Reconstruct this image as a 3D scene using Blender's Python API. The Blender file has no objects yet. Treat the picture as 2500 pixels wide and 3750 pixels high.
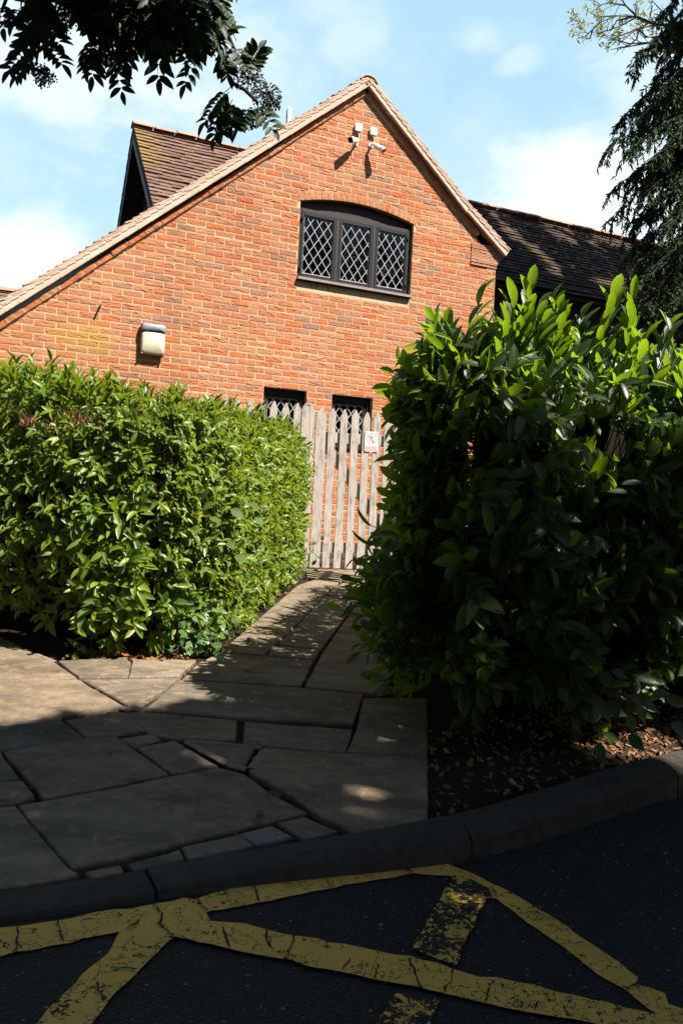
import bpy, bmesh, math, random
import numpy as np
from mathutils import Vector, Matrix, noise
from mathutils.geometry import tessellate_polygon
random.seed(7); RNG=np.random.default_rng(11)
sc=bpy.context.scene; C=sc.collection
R=math.radians
# ------------------------------------------------------------------ survey: camera and site
FPX=3140.17; PITCH=-0.0140077; ROLL=0.0503149; CAMZ=1.12
YAW=0.4450764                                   # house front against the view
_f=Vector((0,math.cos(PITCH),math.sin(PITCH))); _r0=Vector((1,0,0)); _u0=_r0.cross(_f)
_r=math.cos(ROLL)*_r0+math.sin(ROLL)*_u0; _u=-math.sin(ROLL)*_r0+math.cos(ROLL)*_u0
def at(px,py,Y):
    d=_f+_r*((px-1250)/FPX)+_u*((1875-py)/FPX)
    return Vector((0,0,CAMZ))+d*(Y/d.y)
def zpav(x,y): return .07+.04*(min(y,9.6)-2.2)
def zroad(x,y):
    t=min(max((x+.5)/1.1,0),1); t=t*t*(3-2*t); return .05*(1-t)
HLOC=Vector((-0.6875,10.306,CAMZ+2.4564))
SUN=Vector((.490,-.3245,.809)).normalized()
# ------------------------------------------------------------------ node helpers
def new_mat(name):
    m=bpy.data.materials.new(name); m.use_nodes=True; nt=m.node_tree; nt.nodes.clear()
    return m,nt
class N:
    def __init__(s,nt): s.nt=nt
    def n(s,t,**kw):
        nd=s.nt.nodes.new(t)
        for k,v in kw.items():
            if k=='i':
                for kk,vv in v.items():
                    if isinstance(vv,bpy.types.NodeSocket): s.nt.links.new(vv,nd.inputs[kk])
                    else: nd.inputs[kk].default_value=vv
            else: setattr(nd,k,v)
        return nd
    def math(s,op,a,b=None,clamp=False):
        nd=s.nt.nodes.new('ShaderNodeMath'); nd.operation=op; nd.use_clamp=clamp
        for k,v in ((0,a),(1,b)):
            if v is None: continue
            if isinstance(v,bpy.types.NodeSocket): s.nt.links.new(v,nd.inputs[k])
            else: nd.inputs[k].default_value=v
        return nd.outputs[0]
    def ramp(s,fac,stops,interp='LINEAR'):
        nd=s.nt.nodes.new('ShaderNodeValToRGB'); cr=nd.color_ramp; cr.interpolation=interp
        while len(cr.elements)>1: cr.elements.remove(cr.elements[0])
        cr.elements[0].position=stops[0][0]; cr.elements[0].color=c4(stops[0][1])
        for p,c in stops[1:]:
            e=cr.elements.new(p); e.color=c4(c)
        if isinstance(fac,bpy.types.NodeSocket): s.nt.links.new(fac,nd.inputs[0])
        return nd.outputs[0]
    def mix(s,fac,a,b,mode='MIX'):
        nd=s.nt.nodes.new('ShaderNodeMix'); nd.data_type='RGBA'; nd.blend_type=mode
        for k,v in ((0,fac),(6,a),(7,b)):
            if isinstance(v,bpy.types.NodeSocket): s.nt.links.new(v,nd.inputs[k])
            else: nd.inputs[k].default_value=v if k==0 else c4(v)
        return nd.outputs[2]
    def noise(s,vec,scale,detail=4,rough=.55,dist=0):
        nd=s.n('ShaderNodeTexNoise',i={'Scale':scale,'Detail':detail,'Roughness':rough,'Distortion':dist})
        if vec is not None: s.nt.links.new(vec,nd.inputs['Vector'])
        return nd.outputs[0]
    def voro(s,vec,scale,feature='F1',out=0,rand=1):
        nd=s.n('ShaderNodeTexVoronoi',feature=feature,i={'Scale':scale,'Randomness':rand})
        if vec is not None: s.nt.links.new(vec,nd.inputs['Vector'])
        return nd.outputs[out]
    def coord(s,k='Object'): return s.n('ShaderNodeTexCoord').outputs[k]
    def attr(s,k='rnd',o='Fac'): return s.n('ShaderNodeAttribute',attribute_name=k).outputs[o]
    def mapping(s,vec,scale=(1,1,1),loc=(0,0,0),rot=(0,0,0)):
        return s.n('ShaderNodeMapping',i={'Vector':vec,'Scale':scale,'Location':loc,'Rotation':rot}).outputs[0]
    def bump(s,h,strength=.5,dist=.01):
        return s.n('ShaderNodeBump',i={'Height':h,'Strength':strength,'Distance':dist}).outputs[0]
    def pbr(s,col,rough=.7,normal=None,spec=.5,metal=0,out=True):
        p=s.n('ShaderNodeBsdfPrincipled')
        for k,v in (('Base Color',col),('Roughness',rough),('Normal',normal),('Specular IOR Level',spec),('Metallic',metal)):
            if v is None: continue
            if isinstance(v,bpy.types.NodeSocket): s.nt.links.new(v,p.inputs[k])
            else: p.inputs[k].default_value=c4(v) if k=='Base Color' else v
        if out: s.out(p.outputs[0])
        return p.outputs[0]
    def out(s,sh):
        o=s.nt.nodes.new('ShaderNodeOutputMaterial'); s.nt.links.new(sh,o.inputs[0])
def c4(c): return tuple(c) if len(c)==4 else (c[0],c[1],c[2],1)
def simple(name,col,rough=.6,var=.25,scale=30,spec=.4,bump=.15,metal=0):
    m,nt=new_mat(name); s=N(nt); co=s.coord()
    nz=s.noise(co,scale,5,.6)
    c=s.mix(s.math('MULTIPLY',nz,1),tuple(x*(1-var) for x in col),tuple(min(1,x*(1+var)) for x in col))
    s.pbr(c,rough,s.bump(nz,bump,.004),spec,metal); return m
# ------------------------------------------------------------------ materials
def mat_brick():
    m,nt=new_mat('rustic_brick'); s=N(nt); co=s.coord(); r=s.attr('rnd')
    r2=s.math('FRACT',s.math('MULTIPLY',r,37.7))
    base=s.ramp(r,[(0,(.39,.145,.066)),(.25,(.42,.175,.086)),(.42,(.40,.135,.052)),(.6,(.42,.12,.038)),(.74,(.44,.098,.021)),(.86,(.33,.135,.07)),(.95,(.25,.13,.09)),(1,(.40,.145,.064))])
    off=s.n('ShaderNodeVectorMath',operation='ADD',i={0:co}); cmb=s.n('ShaderNodeCombineXYZ',i={0:s.math('MULTIPLY',r,91),1:s.math('MULTIPLY',r2,57),2:r}); nt.links.new(cmb.outputs[0],off.inputs[1])
    v=off.outputs[0]
    n1=s.noise(s.mapping(v,(9,9,26)),1,5,.6,.6)
    fine=s.noise(v,140,3,.7)
    c=s.mix(s.ramp(n1,[(.38,(0,0,0)),(.7,(1,1,1))]),base,s.mix(.4,base,(.42,.235,.15)))
    # dark creases: their shade is put into the colour
    cr=s.noise(s.mapping(v,(13,13,42),(0,0,0),(0,R(16),0)),1,6,.62,1.6)
    crk=s.ramp(cr,[(.36,(1,1,1)),(.42,(0,0,0))])
    c=s.mix(s.math('MULTIPLY',crk,.5),c,(.15,.06,.035))
    c=s.mix(s.math('MULTIPLY',fine,.35),c,s.mix(.5,c,(.5,.3,.2)))
    # yellow lichen bloom on the lower left of the wall
    sx=s.n('ShaderNodeSeparateXYZ',i={0:co})
    dx=s.math('MULTIPLY',s.math('ADD',sx.outputs[0],2.42),1.1); dz=s.math('MULTIPLY',s.math('ADD',sx.outputs[2],.86),2.2)
    dd=s.math('SQRT',s.math('ADD',s.math('MULTIPLY',dx,dx),s.math('MULTIPLY',dz,dz)))
    lm=s.math('MULTIPLY',s.ramp(s.math('ADD',dd,s.math('MULTIPLY',s.noise(co,6,4),.5)),[(.25,(1,1,1)),(.75,(0,0,0))]),.8)
    c=s.mix(lm,c,(.42,.24,.03))
    big=s.noise(s.mapping(co,(1.1,1.1,.55)),1,5,.6)
    c=s.mix(1,c,s.ramp(big,[(.3,(.80,.78,.76)),(.5,(1,1,1)),(.72,(1.08,1.06,1.03))]),'MULTIPLY')
    hb=s.math('ADD',s.math('MULTIPLY',n1,.5),s.math('MULTIPLY',s.ramp(cr,[(.33,(0,0,0)),(.5,(1,1,1))]),1.0))
    hb=s.math('ADD',hb,s.math('MULTIPLY',fine,.25))
    s.pbr(c,.9,s.bump(hb,.45,.006),.2); return m
def mat_mortar():
    m,nt=new_mat('lime_mortar'); s=N(nt); co=s.coord(); n=s.noise(co,60,4)
    c=s.mix(s.noise(co,4,3),(.45,.335,.205),(.54,.415,.27)); s.pbr(c,.95,s.bump(n,.5,.004),.1); return m
def mat_brickshader():
    m,nt=new_mat('plain_brickwork'); s=N(nt); co=s.coord(); sx=s.n('ShaderNodeSeparateXYZ',i={0:co})
    v=s.n('ShaderNodeCombineXYZ',i={0:s.math('ADD',sx.outputs[0],sx.outputs[1]),1:sx.outputs[2]}).outputs[0]
    b=s.n('ShaderNodeTexBrick',offset=.5,i={'Vector':v,'Color1':(.38,.15,.08,1),'Color2':(.33,.12,.05,1),'Mortar':(.5,.38,.26,1),'Scale':1,'Mortar Size':.006,'Brick Width':.225,'Row Height':.075})
    s.pbr(b.outputs[0],.9,s.bump(b.outputs[1],-.4,.005),.15); return m
def mat_tile(name,cols,lichen=.35,lcol=(.30,.22,.06),zone=None):
    m,nt=new_mat(name); s=N(nt); co=s.coord(); r=s.attr('rnd')
    k=len(cols)-1; c=s.ramp(r,[(i/k,cols[i]) for i in range(k+1)])
    n=s.noise(co,5,5,.65); n2=s.noise(co,38,4,.7)
    msk=s.math('MULTIPLY',s.ramp(n,[(.5,(0,0,0)),(.68,(1,1,1))]),s.ramp(n2,[(.4,(0,0,0)),(.6,(1,1,1))]))
    c=s.mix(s.math('MULTIPLY',msk,lichen),c,lcol)
    if zone:
        sx=s.n('ShaderNodeSeparateXYZ',i={0:co})
        zz=s.ramp(s.math('ADD',sx.outputs[0],s.math('MULTIPLY',n,.5)),[(0,(0,0,0)),(1,(1,1,1))])
        zz=s.math('MULTIPLY',s.math('SUBTRACT',zone[0],s.math('ADD',sx.outputs[0],s.math('MULTIPLY',n,.9))),zone[1],True)
        hz=s.math('MULTIPLY',s.math('SUBTRACT',sx.outputs[2],zone[2]),2.2,True)
        c=s.mix(s.math('MULTIPLY',s.math('MULTIPLY',zz,hz),s.ramp(n2,[(.3,(.3,.3,.3)),(.6,(1,1,1))])),c,zone[3])
    sp=s.voro(co,45,'F1'); c=s.mix(s.math('MULTIPLY',s.math('LESS_THAN',sp,.12),.35),c,(.5,.46,.42))
    s.pbr(c,.85,s.bump(n2,.5,.006),.25); return m
def mat_leaf(name,cols,trans,tf=.35,rough=.35,spec=.5,vein=(.3,.42,.08),veinw=.035,bumpv=.35,dead=None):
    m,nt=new_mat(name); s=N(nt); r=s.attr('rnd'); k=len(cols)-1
    c=s.ramp(r,[(i/k,cols[i]) for i in range(k+1)])
    uv=s.n('ShaderNodeUVMap').outputs[0]; sx=s.n('ShaderNodeSeparateXYZ',i={0:uv}); u=sx.outputs[0]; v=sx.outputs[1]
    au=s.math('ABSOLUTE',u)
    rib=s.math('LESS_THAN',au,veinw)
    sv=s.math('FRACT',s.math('SUBTRACT',s.math('MULTIPLY',v,9),s.math('MULTIPLY',au,2.4)))
    svl=s.math('MULTIPLY',s.math('LESS_THAN',sv,.14),.35)
    vm=s.math('MAXIMUM',s.math('MULTIPLY',rib,.8),svl)
    c2=s.mix(vm,c,vein)
    nrm=s.bump(s.math('ADD',s.math('MULTIPLY',sv,.5),s.noise(s.coord(),80,2)),bumpv,.002)
    p=s.pbr(c2,rough,nrm,spec,out=False)
    tcol=s.mix(s.math('MULTIPLY',rib,.55),s.mix(s.math('FRACT',s.math('MULTIPLY',r,13.3)),trans,tuple(x*.72 for x in trans)),(.03,.06,.01))
    t=s.n('ShaderNodeBsdfTranslucent',i={'Color':tcol}).outputs[0]
    mx=s.n('ShaderNodeMixShader',i={0:tf,1:p,2:t}); s.out(mx.outputs[0]); return m
def mat_slab():
    m,nt=new_mat('york_stone'); s=N(nt); co=s.coord(); r=s.attr('rnd')
    c=s.ramp(r,[(0,(.24,.185,.13)),(.3,(.28,.21,.142)),(.55,(.205,.168,.125)),(.8,(.305,.238,.165)),(1,(.185,.16,.125))])
    off=s.n('ShaderNodeCombineXYZ',i={0:s.math('MULTIPLY',r,40),1:s.math('MULTIPLY',r,17)}).outputs[0]
    v=s.n('ShaderNodeVectorMath',operation='ADD',i={0:co,1:off}).outputs[0]
    n=s.noise(s.mapping(v,(3,6,3),(0,0,0),(0,0,.4)),1,6,.65,.4); n2=s.noise(v,16,5,.7,.3); n3=s.noise(v,160,3,.7)
    c=s.mix(s.ramp(n,[(.35,(0,0,0)),(.65,(1,1,1))]),s.mix(.78,c,(.07,.058,.04)),c)
    c=s.mix(s.math('MULTIPLY',s.ramp(n2,[(.52,(0,0,0)),(.66,(1,1,1))]),.6),c,(.38,.26,.16))
    c=s.mix(s.math('MULTIPLY',s.ramp(n2,[(.28,(1,1,1)),(.4,(0,0,0))]),.55),c,(.07,.065,.055))
    sp=s.voro(v,26,'F1'); c=s.mix(s.math('LESS_THAN',sp,.055),c,(.5,.48,.45))
    n4=s.noise(s.mapping(v,(5,5,5)),1,8,.72,1.2); c=s.mix(s.math('MULTIPLY',s.ramp(s.noise(v,55,5,.75),[(.5,(0,0,0)),(.64,(1,1,1))]),.45),c,s.mix(.5,c,(.05,.045,.035)))
    h=s.math('ADD',s.math('ADD',s.math('MULTIPLY',n2,1),s.math('MULTIPLY',n3,.35)),s.math('MULTIPLY',n4,1.6))
    s.pbr(c,.8,s.bump(h,.9,.014),.25); return m
def asphalt_nodes(s,co):
    sp=s.voro(co,170,'F1',1); g=s.n('ShaderNodeSeparateColor',i={0:sp}).outputs[0]
    c=s.ramp(g,[(0,(.006,.0052,.0046)),(.5,(.014,.012,.0105)),(.8,(.033,.029,.025)),(.985,(.09,.09,.095)),(.994,(.3,.3,.31))],'CONSTANT')
    c=s.mix(s.ramp(s.noise(co,2.2,4),[(.35,(0,0,0)),(.7,(1,1,1))]),s.mix(.35,c,(.012,.012,.013)),c)
    d=s.voro(co,170,'F1',0)
    return c,s.bump(s.math('SUBTRACT',1,d),.9,.009)
def mat_asphalt():
    m,nt=new_mat('asphalt'); s=N(nt); c,b=asphalt_nodes(s,s.coord()); s.pbr(c,.75,b,.35); return m
def mat_yellow():
    m,nt=new_mat('worn_yellow_paint'); s=N(nt); co=s.coord(); ca,ba=asphalt_nodes(s,co); w=s.attr('rnd')
    n=s.noise(co,9,5,.65,.3); n2=s.noise(co,55,4,.75,.6)
    y=s.mix(s.ramp(n,[(.3,(0,0,0)),(.7,(1,1,1))]),(.66,.385,.06),(.84,.49,.065))
    y=s.mix(s.math('MULTIPLY',n2,.5),y,(.30,.22,.09))
    y=s.mix(s.math('LESS_THAN',s.voro(co,34,'F1'),.05),y,(.03,.03,.03))
    e=s.voro(s.n('ShaderNodeVectorMath',operation='ADD',i={0:co,1:s.n('ShaderNodeTexNoise',i={'Vector':co,'Scale':14,'Detail':3}).outputs[1]}).outputs[0],3.1,'DISTANCE_TO_EDGE',0)
    crack=s.math('LESS_THAN',e,s.math('MULTIPLY',s.noise(co,11,2),.036))
    crack=s.math('MULTIPLY',crack,s.math('GREATER_THAN',s.noise(co,5,2),.36))
    # worn-through patches grow with the wear value of the stripe
    lack=s.math('GREATER_THAN',s.math('ADD',s.math('MULTIPLY',n2,.65),s.math('MULTIPLY',n,.45)),s.math('SUBTRACT',.86,s.math('MULTIPLY',w,.38)))
    msk=s.math('MAXIMUM',crack,lack)
    a=s.pbr(ca,.75,ba,.35,out=False); p=s.pbr(y,.7,s.bump(s.math('ADD',n2,s.math('MULTIPLY',s.voro(co,240,'F1',0),-.6)),.35,.004),.3,out=False)
    mx=s.n('ShaderNodeMixShader',i={0:msk,1:p,2:a}); s.out(mx.outputs[0]); return m
def mat_concrete(name,a,b,speck=.12):
    m,nt=new_mat(name); s=N(nt); co=s.coord(); n=s.noise(co,7,5,.65); n2=s.noise(co,120,4,.7)
    c=s.mix(n,a,b); c=s.mix(s.math('MULTIPLY',n2,.6),c,tuple(x*.4 for x in a)); c=s.mix(s.math('MULTIPLY',s.ramp(s.noise(co,24,4,.7),[(.5,(0,0,0)),(.62,(1,1,1))]),.5),c,tuple(x*.55 for x in a))
    c=s.mix(s.math('LESS_THAN',s.voro(co,48,'F1'),speck),c,(.30,.29,.27))
    s.pbr(c,.88,s.bump(s.math('ADD',n2,s.math('MULTIPLY',n,2)),.9,.010),.25); return m
def mat_wood_grey():
    m,nt=new_mat('weathered_timber'); s=N(nt); co=s.coord(); r=s.attr('rnd')
    v=s.n('ShaderNodeVectorMath',operation='ADD',i={0:s.mapping(co,(70,70,3.2)),1:s.n('ShaderNodeCombineXYZ',i={0:s.math('MULTIPLY',r,90),2:s.math('MULTIPLY',r,31)}).outputs[0]}).outputs[0]
    g=s.noise(v,1,6,.65,.5); b=s.noise(s.mapping(co,(26,26,7)),1,5,.65,.3)
    c=s.mix(s.ramp(g,[(.3,(0,0,0)),(.7,(1,1,1))]),(.30,.262,.232),(.52,.472,.425))
    c=s.mix(s.math('MULTIPLY',s.ramp(b,[(.5,(0,0,0)),(.62,(1,1,1))]),.65),c,(.20,.15,.135))
    c=s.mix(s.math('MULTIPLY',s.ramp(g,[(.66,(0,0,0)),(.74,(1,1,1))]),.35),c,(.09,.06,.05))
    s.pbr(c,.8,s.bump(g,.5,.003),.25); return m
def mat_glass():
    m,nt=new_mat('window_glass'); s=N(nt)
    co=s.coord(); g=s.n('ShaderNodeBsdfGlossy',i={'Roughness':.02,'Color':(.9,.93,.95,1),'Normal':s.bump(s.noise(co,7,2),.10,.02)}).outputs[0]
    t=s.n('ShaderNodeBsdfTransparent',i={'Color':(.5,.52,.5,1)}).outputs[0]
    f=s.n('ShaderNodeFresnel',i={'IOR':1.5}).outputs[0]
    s.out(s.n('ShaderNodeMixShader',i={0:f,1:t,2:g}).outputs[0]); return m
def mat_soil():
    m,nt=new_mat('dark_soil'); s=N(nt); co=s.coord(); n=s.noise(co,12,6,.7); n2=s.noise(co,90,4,.7)
    c=s.mix(n,(.018,.012,.008),(.06,.042,.028)); s.pbr(c,.95,s.bump(s.math('ADD',n,n2),.8,.02),.1); return m
def mat_attr(name,cols,rough=.9,spec=.2):
    m,nt=new_mat(name); s=N(nt); r=s.attr('rnd'); k=len(cols)-1
    c=s.ramp(r,[(i/k,cols[i]) for i in range(k+1)]); s.pbr(c,rough,s.bump(s.noise(s.coord(),60,3),.4,.004),spec); return m
M={}
M['brick']=mat_brick(); M['mortar']=mat_mortar(); M['brick2']=mat_brickshader()
M['plinth']=mat_attr('dark_plinth_brick',[(.05,.045,.05),(.08,.065,.06),(.04,.038,.045)],.6,.4)
TL=[(.145,.085,.062),(.105,.06,.047),(.17,.10,.07),(.12,.075,.06),(.155,.10,.085),(.09,.055,.045)]
M['tile']=mat_tile('clay_tile',TL,.4,zone=(-.55,1.6,1.75,(.27,.18,.035)))
M['tile_shaded']=mat_tile('shaded_mossy_tile',[(.05,.034,.026),(.038,.027,.022),(.06,.04,.03),(.042,.032,.026)],.9,(.15,.105,.03))  # mossy tile with the tree shade put into its darker base colours
M['tile_pale']=mat_tile('pale_verge_tile',[(.40,.24,.165),(.48,.31,.23),(.36,.22,.15),(.52,.38,.29),(.43,.27,.19)],.7,(.58,.51,.46))
M['kneel']=mat_tile('kneeler_tile',[(.42,.2,.12),(.47,.25,.16),(.38,.17,.10)],.4,(.5,.36,.25))
M['ridge']=mat_tile('ridge_tile',[(.36,.17,.11),(.42,.22,.15),(.33,.19,.14)],.5,(.30,.24,.16))
M['bed']=mat_tile('verge_mortar',[(.47,.345,.27),(.53,.41,.33)],.9,(.62,.55,.49))
M['black']=simple('black_paint',(.007,.008,.011),.5,.3,25,.35)
M['brownwood']=simple('dark_oak',(.022,.014,.012),.6,.4,40,.4)
M['boards']=simple('weatherboard',(.03,.025,.021),.75,.4,14,.3)
M['silltop']=simple('flaking_grey_timber',(.27,.22,.22),.8,.5,60,.2,.5)
M['lead']=simple('lead_came',(.36,.36,.37),.5,.2,80,.4)
M['glass']=mat_glass()
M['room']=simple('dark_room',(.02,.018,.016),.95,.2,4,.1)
M['curtain']=simple('pale_curtain',(.55,.47,.36),.9,.2,12,.1)
M['curtain2']=simple('grey_curtain',(.12,.115,.11),.9,.2,12,.1)
M['white']=simple('white_plastic',(.80,.80,.78),.38,.03,30,.5,.03)
M['cable']=simple('cream_cable',(.62,.52,.40),.5,.1,30,.4)
M['lens']=simple('black_lens',(.008,.008,.009),.12,.1,10,.6,0)
M['hood']=simple('grey_plastic',(.20,.21,.235),.45,.08,20,.4)
M['pipe']=simple('grey_pipe',(.45,.43,.42),.5,.2,30,.4)
M['flue']=simple('white_flue',(.75,.76,.80),.5,.05,30,.4)
M['timber']=mat_wood_grey()
M['slab']=mat_slab(); M['asphalt']=mat_asphalt(); M['yellow']=mat_yellow()
M['kerb']=mat_concrete('granite_kerb',(.046,.040,.033),(.115,.099,.08),.05); M['gutter']=mat_concrete('channel_block',(.05,.05,.05),(.075,.072,.07),.06)
M['joint']=mat_concrete('pink_mortar',(.30,.23,.20),(.36,.28,.245),.05); M['patch']=mat_concrete('concrete_patch',(.23,.215,.19),(.32,.30,.27),.2)
M['soil']=mat_soil()
M['mulch']=mat_attr('bark_chips',[(.13,.065,.03),(.24,.13,.065),(.09,.045,.022),(.34,.21,.12)])
M['litter']=mat_attr('dry_leaf',[(.26,.10,.03),(.34,.16,.05),(.17,.07,.03),(.42,.30,.10)],.7)
M['twig2']=mat_attr('green_twig',[(.03,.035,.014),(.045,.05,.018),(.025,.025,.012)])
M['twig']=mat_attr('brown_twig',[(.10,.06,.035),(.15,.09,.05),(.06,.04,.025)])
M['bark']=simple('bark',(.032,.026,.021),.9,.5,18,.2,.8)
M['core']=simple('dark_core',(.012,.011,.007),.95,.5,9,.05,.6)
M['leafA']=mat_leaf('hedge_leaf',[(.075,.14,.012),(.13,.215,.018),(.185,.265,.02),(.10,.175,.018),(.055,.11,.026),(.23,.28,.026)],(.34,.44,.02),.38,.37,.5,(.16,.25,.05))
M['leafB']=mat_leaf('laurel_leaf',[(.013,.030,.007),(.018,.040,.008),(.026,.054,.009),(.012,.027,.008),(.011,.023,.011)],(.33,.52,.02),.46,.38,.5,(.07,.11,.03),.03)
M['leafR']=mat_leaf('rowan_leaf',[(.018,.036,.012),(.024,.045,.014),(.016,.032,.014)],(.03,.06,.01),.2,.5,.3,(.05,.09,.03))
M['leafH']=mat_leaf('broad_leaf',[(.065,.125,.022),(.09,.15,.03)],(.18,.3,.03),.3,.55,.3,(.12,.18,.05),.03,.8)
M['leafD']=mat_leaf('shaded_bramble_leaf',[(.03,.06,.025),(.04,.07,.03)],(.08,.13,.03),.25,.5,.3,(.06,.1,.04),.03,.8)  # darker copy of the broad leaf, shade put into its colour
M['leafI']=mat_leaf('ivy_leaf',[(.05,.12,.03),(.08,.16,.035),(.04,.09,.03)],(.18,.3,.03),.28,.32,.5,(.2,.28,.1),.05)
M['leafC']=mat_leaf('conifer_spray',[(.026,.052,.026),(.04,.07,.03),(.03,.056,.026),(.075,.085,.03)],(.08,.12,.03),.2,.7,.2,(.03,.05,.02))
M['leafP']=mat_leaf('pale_spring_leaf',[(.30,.32,.10),(.36,.36,.13),(.26,.30,.10)],(.42,.44,.14),.4,.5,.3,(.3,.32,.12))
M['straw']=simple('dry_stalk',(.42,.33,.17),.8,.2,30,.2)
M['flower']=mat_attr('rowan_flower',[(.06,.06,.042),(.09,.085,.058),(.04,.045,.03)])
M['sign']=simple('white_sign',(.66,.67,.69),.35,.02,20,.5,0)
M['signred']=simple('faded_red',(.64,.36,.36),.5,.05,40,.3,0); M['signpale']=simple('faded_pink',(.62,.40,.40),.5,.05,40,.3,0)
M['signblack']=simple('sign_black',(.09,.09,.1),.5,.1,40,.3,0)
M['screw']=simple('dull_screw',(.16,.15,.15),.5,.1,40,.4,0,.6)
SLABS=[[(-2.462,5.207),(-1.946,5.105),(-1.641,4.76),(-1.496,4.606),(-1.296,4.328),(-1.631,4.193),(-1.916,4.075)],[(-1.488,4.641),(-1.168,4.794),(-1.114,4.69),(-1.051,4.378),(-1.277,4.323)],[(-1.112,4.758),(-0.778,4.825),(-0.807,4.448),(-1.042,4.385)],[(-1.899,4.039),(-1.617,4.158),(-1.278,4.292),(-1.166,4.149),(-0.938,3.869),(-1.064,3.759),(-1.367,3.535),(-1.577,3.372)],[(-1.249,4.289),(-0.804,4.413),(-0.823,4.194),(-0.9,3.894),(-0.926,3.894),(-1.123,4.139)],[(-1.564,3.345),(-1.355,3.507),(-1.144,3.63),(-0.987,3.417),(-1.202,3.243),(-1.432,3.071)],[(-1.122,3.635),(-0.952,3.802),(-0.906,3.767),(-0.778,3.562),(-0.872,3.478),(-0.973,3.434)],[(-0.845,3.438),(-0.728,3.52),(-0.68,3.441),(-0.763,3.343)],[(-1.22,3.213),(-0.98,3.422),(-0.865,3.449),(-0.573,3.07),(-0.705,2.959),(-0.922,2.802)],[(-0.747,3.335),(-0.626,3.439),(-0.416,3.179),(-0.562,3.079)],[(-0.542,3.425),(-0.43,3.432),(-0.301,3.404),(-0.32,3.17),(-0.358,3.19)],[(-0.925,3.79),(-0.832,3.815),(-0.583,3.775),(-0.415,3.758),(-0.388,3.495),(-0.613,3.47),(-0.725,3.498)],[(-0.375,3.744),(0.093,3.709),(0.062,3.406),(-0.345,3.445)],[(-0.78,4.377),(-0.191,4.356),(0.153,4.29),(0.142,4.193),(0.098,3.8),(-0.175,3.787),(-0.555,3.813),(-0.833,3.845)],[(-0.751,4.783),(-0.663,5.073),(-0.41,5.018),(-0.122,4.995),(-0.163,4.41),(-0.194,4.39),(-0.475,4.405),(-0.774,4.411)],[(-0.667,5.102),(-0.374,8.011),(-0.234,8.477),(0.036,8.527),(-0.066,7.937),(-0.309,5.823),(-0.416,5.046)],[(-0.375,5.328),(-0.093,5.264),(-0.113,5.028),(-0.389,5.04)],[(-0.352,5.396),(-0.288,5.856),(-0.222,6.434),(-0.108,7.409),(0.176,7.484),(0.131,7.007),(-0.01,5.876),(-0.086,5.298)],[(-0.06,5.25),(0.012,5.851),(0.15,6.944),(0.533,7.131),(0.452,5.922),(0.247,4.325),(0.085,4.334),(-0.14,4.376)],[(-0.085,7.53),(-0.035,7.94),(0.065,8.42),(0.343,8.591),(0.222,7.816),(0.186,7.568)],[(0.225,7.66),(0.372,8.54),(0.924,8.735),(0.658,7.242),(0.175,7.09)],[(0.118,3.718),(0.156,4.216),(0.471,4.275),(0.388,3.418),(0.072,3.408)],[(-0.257,3.405),(-0.176,3.399),(0.062,3.39),(0.387,3.401),(0.327,2.78),(0.21,2.711),(0.085,2.651),(0.046,2.721),(-0.016,2.776),(-0.152,2.974),(-0.288,3.138),(-0.281,3.284)],[(-0.407,3.159),(-0.305,3.108),(-0.199,2.942),(-0.065,2.795),(-0.178,2.708),(-0.399,2.548),(-0.46,2.495),(-0.686,2.339),(-0.985,2.733),(-0.918,2.777),(-0.699,2.935),(-0.564,3.047)],[(-1.33,2.861),(-1.116,2.909),(-1.049,2.938),(-0.963,2.809),(-1.002,2.742),(-1.218,2.627)],[(-1.396,3.215),(-1.236,3.209),(-1.196,3.144),(-1.063,2.952),(-1.12,2.92),(-1.246,2.882)],[(-1.211,2.613),(-0.994,2.723),(-0.7,2.333),(-0.661,2.301),(-0.687,2.274),(-0.835,2.21),(-0.981,2.136)],[(-0.646,2.315),(-0.565,2.367),(-0.541,2.324),(-0.614,2.287)],[(-0.547,2.38),(-0.42,2.481),(-0.397,2.42),(-0.523,2.342)],[(-0.415,2.5),(-0.259,2.607),(-0.211,2.533),(-0.382,2.424)],[(-0.26,2.602),(-0.171,2.679),(-0.1,2.606),(-0.197,2.542)],[(-0.151,2.705),(-0.066,2.756),(0.039,2.662),(-0.061,2.589)]]
KIN=[(-0.976,2.134),(-0.831,2.199),(-0.679,2.264),(-0.613,2.286),(-0.381,2.411),(-0.06,2.575),(0.21,2.703),(0.325,2.765),(0.363,2.791),(0.599,2.958),(1.112,3.388),(1.516,3.67),(1.951,3.968)]
KOUT=[(-0.9,1.977),(-0.77,2.049),(-0.652,2.11),(-0.471,2.204),(-0.339,2.3),(-0.012,2.524),(0.227,2.689),(0.328,2.758),(0.44,2.832),(0.927,3.142),(1.442,3.468),(1.839,3.717)]
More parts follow.
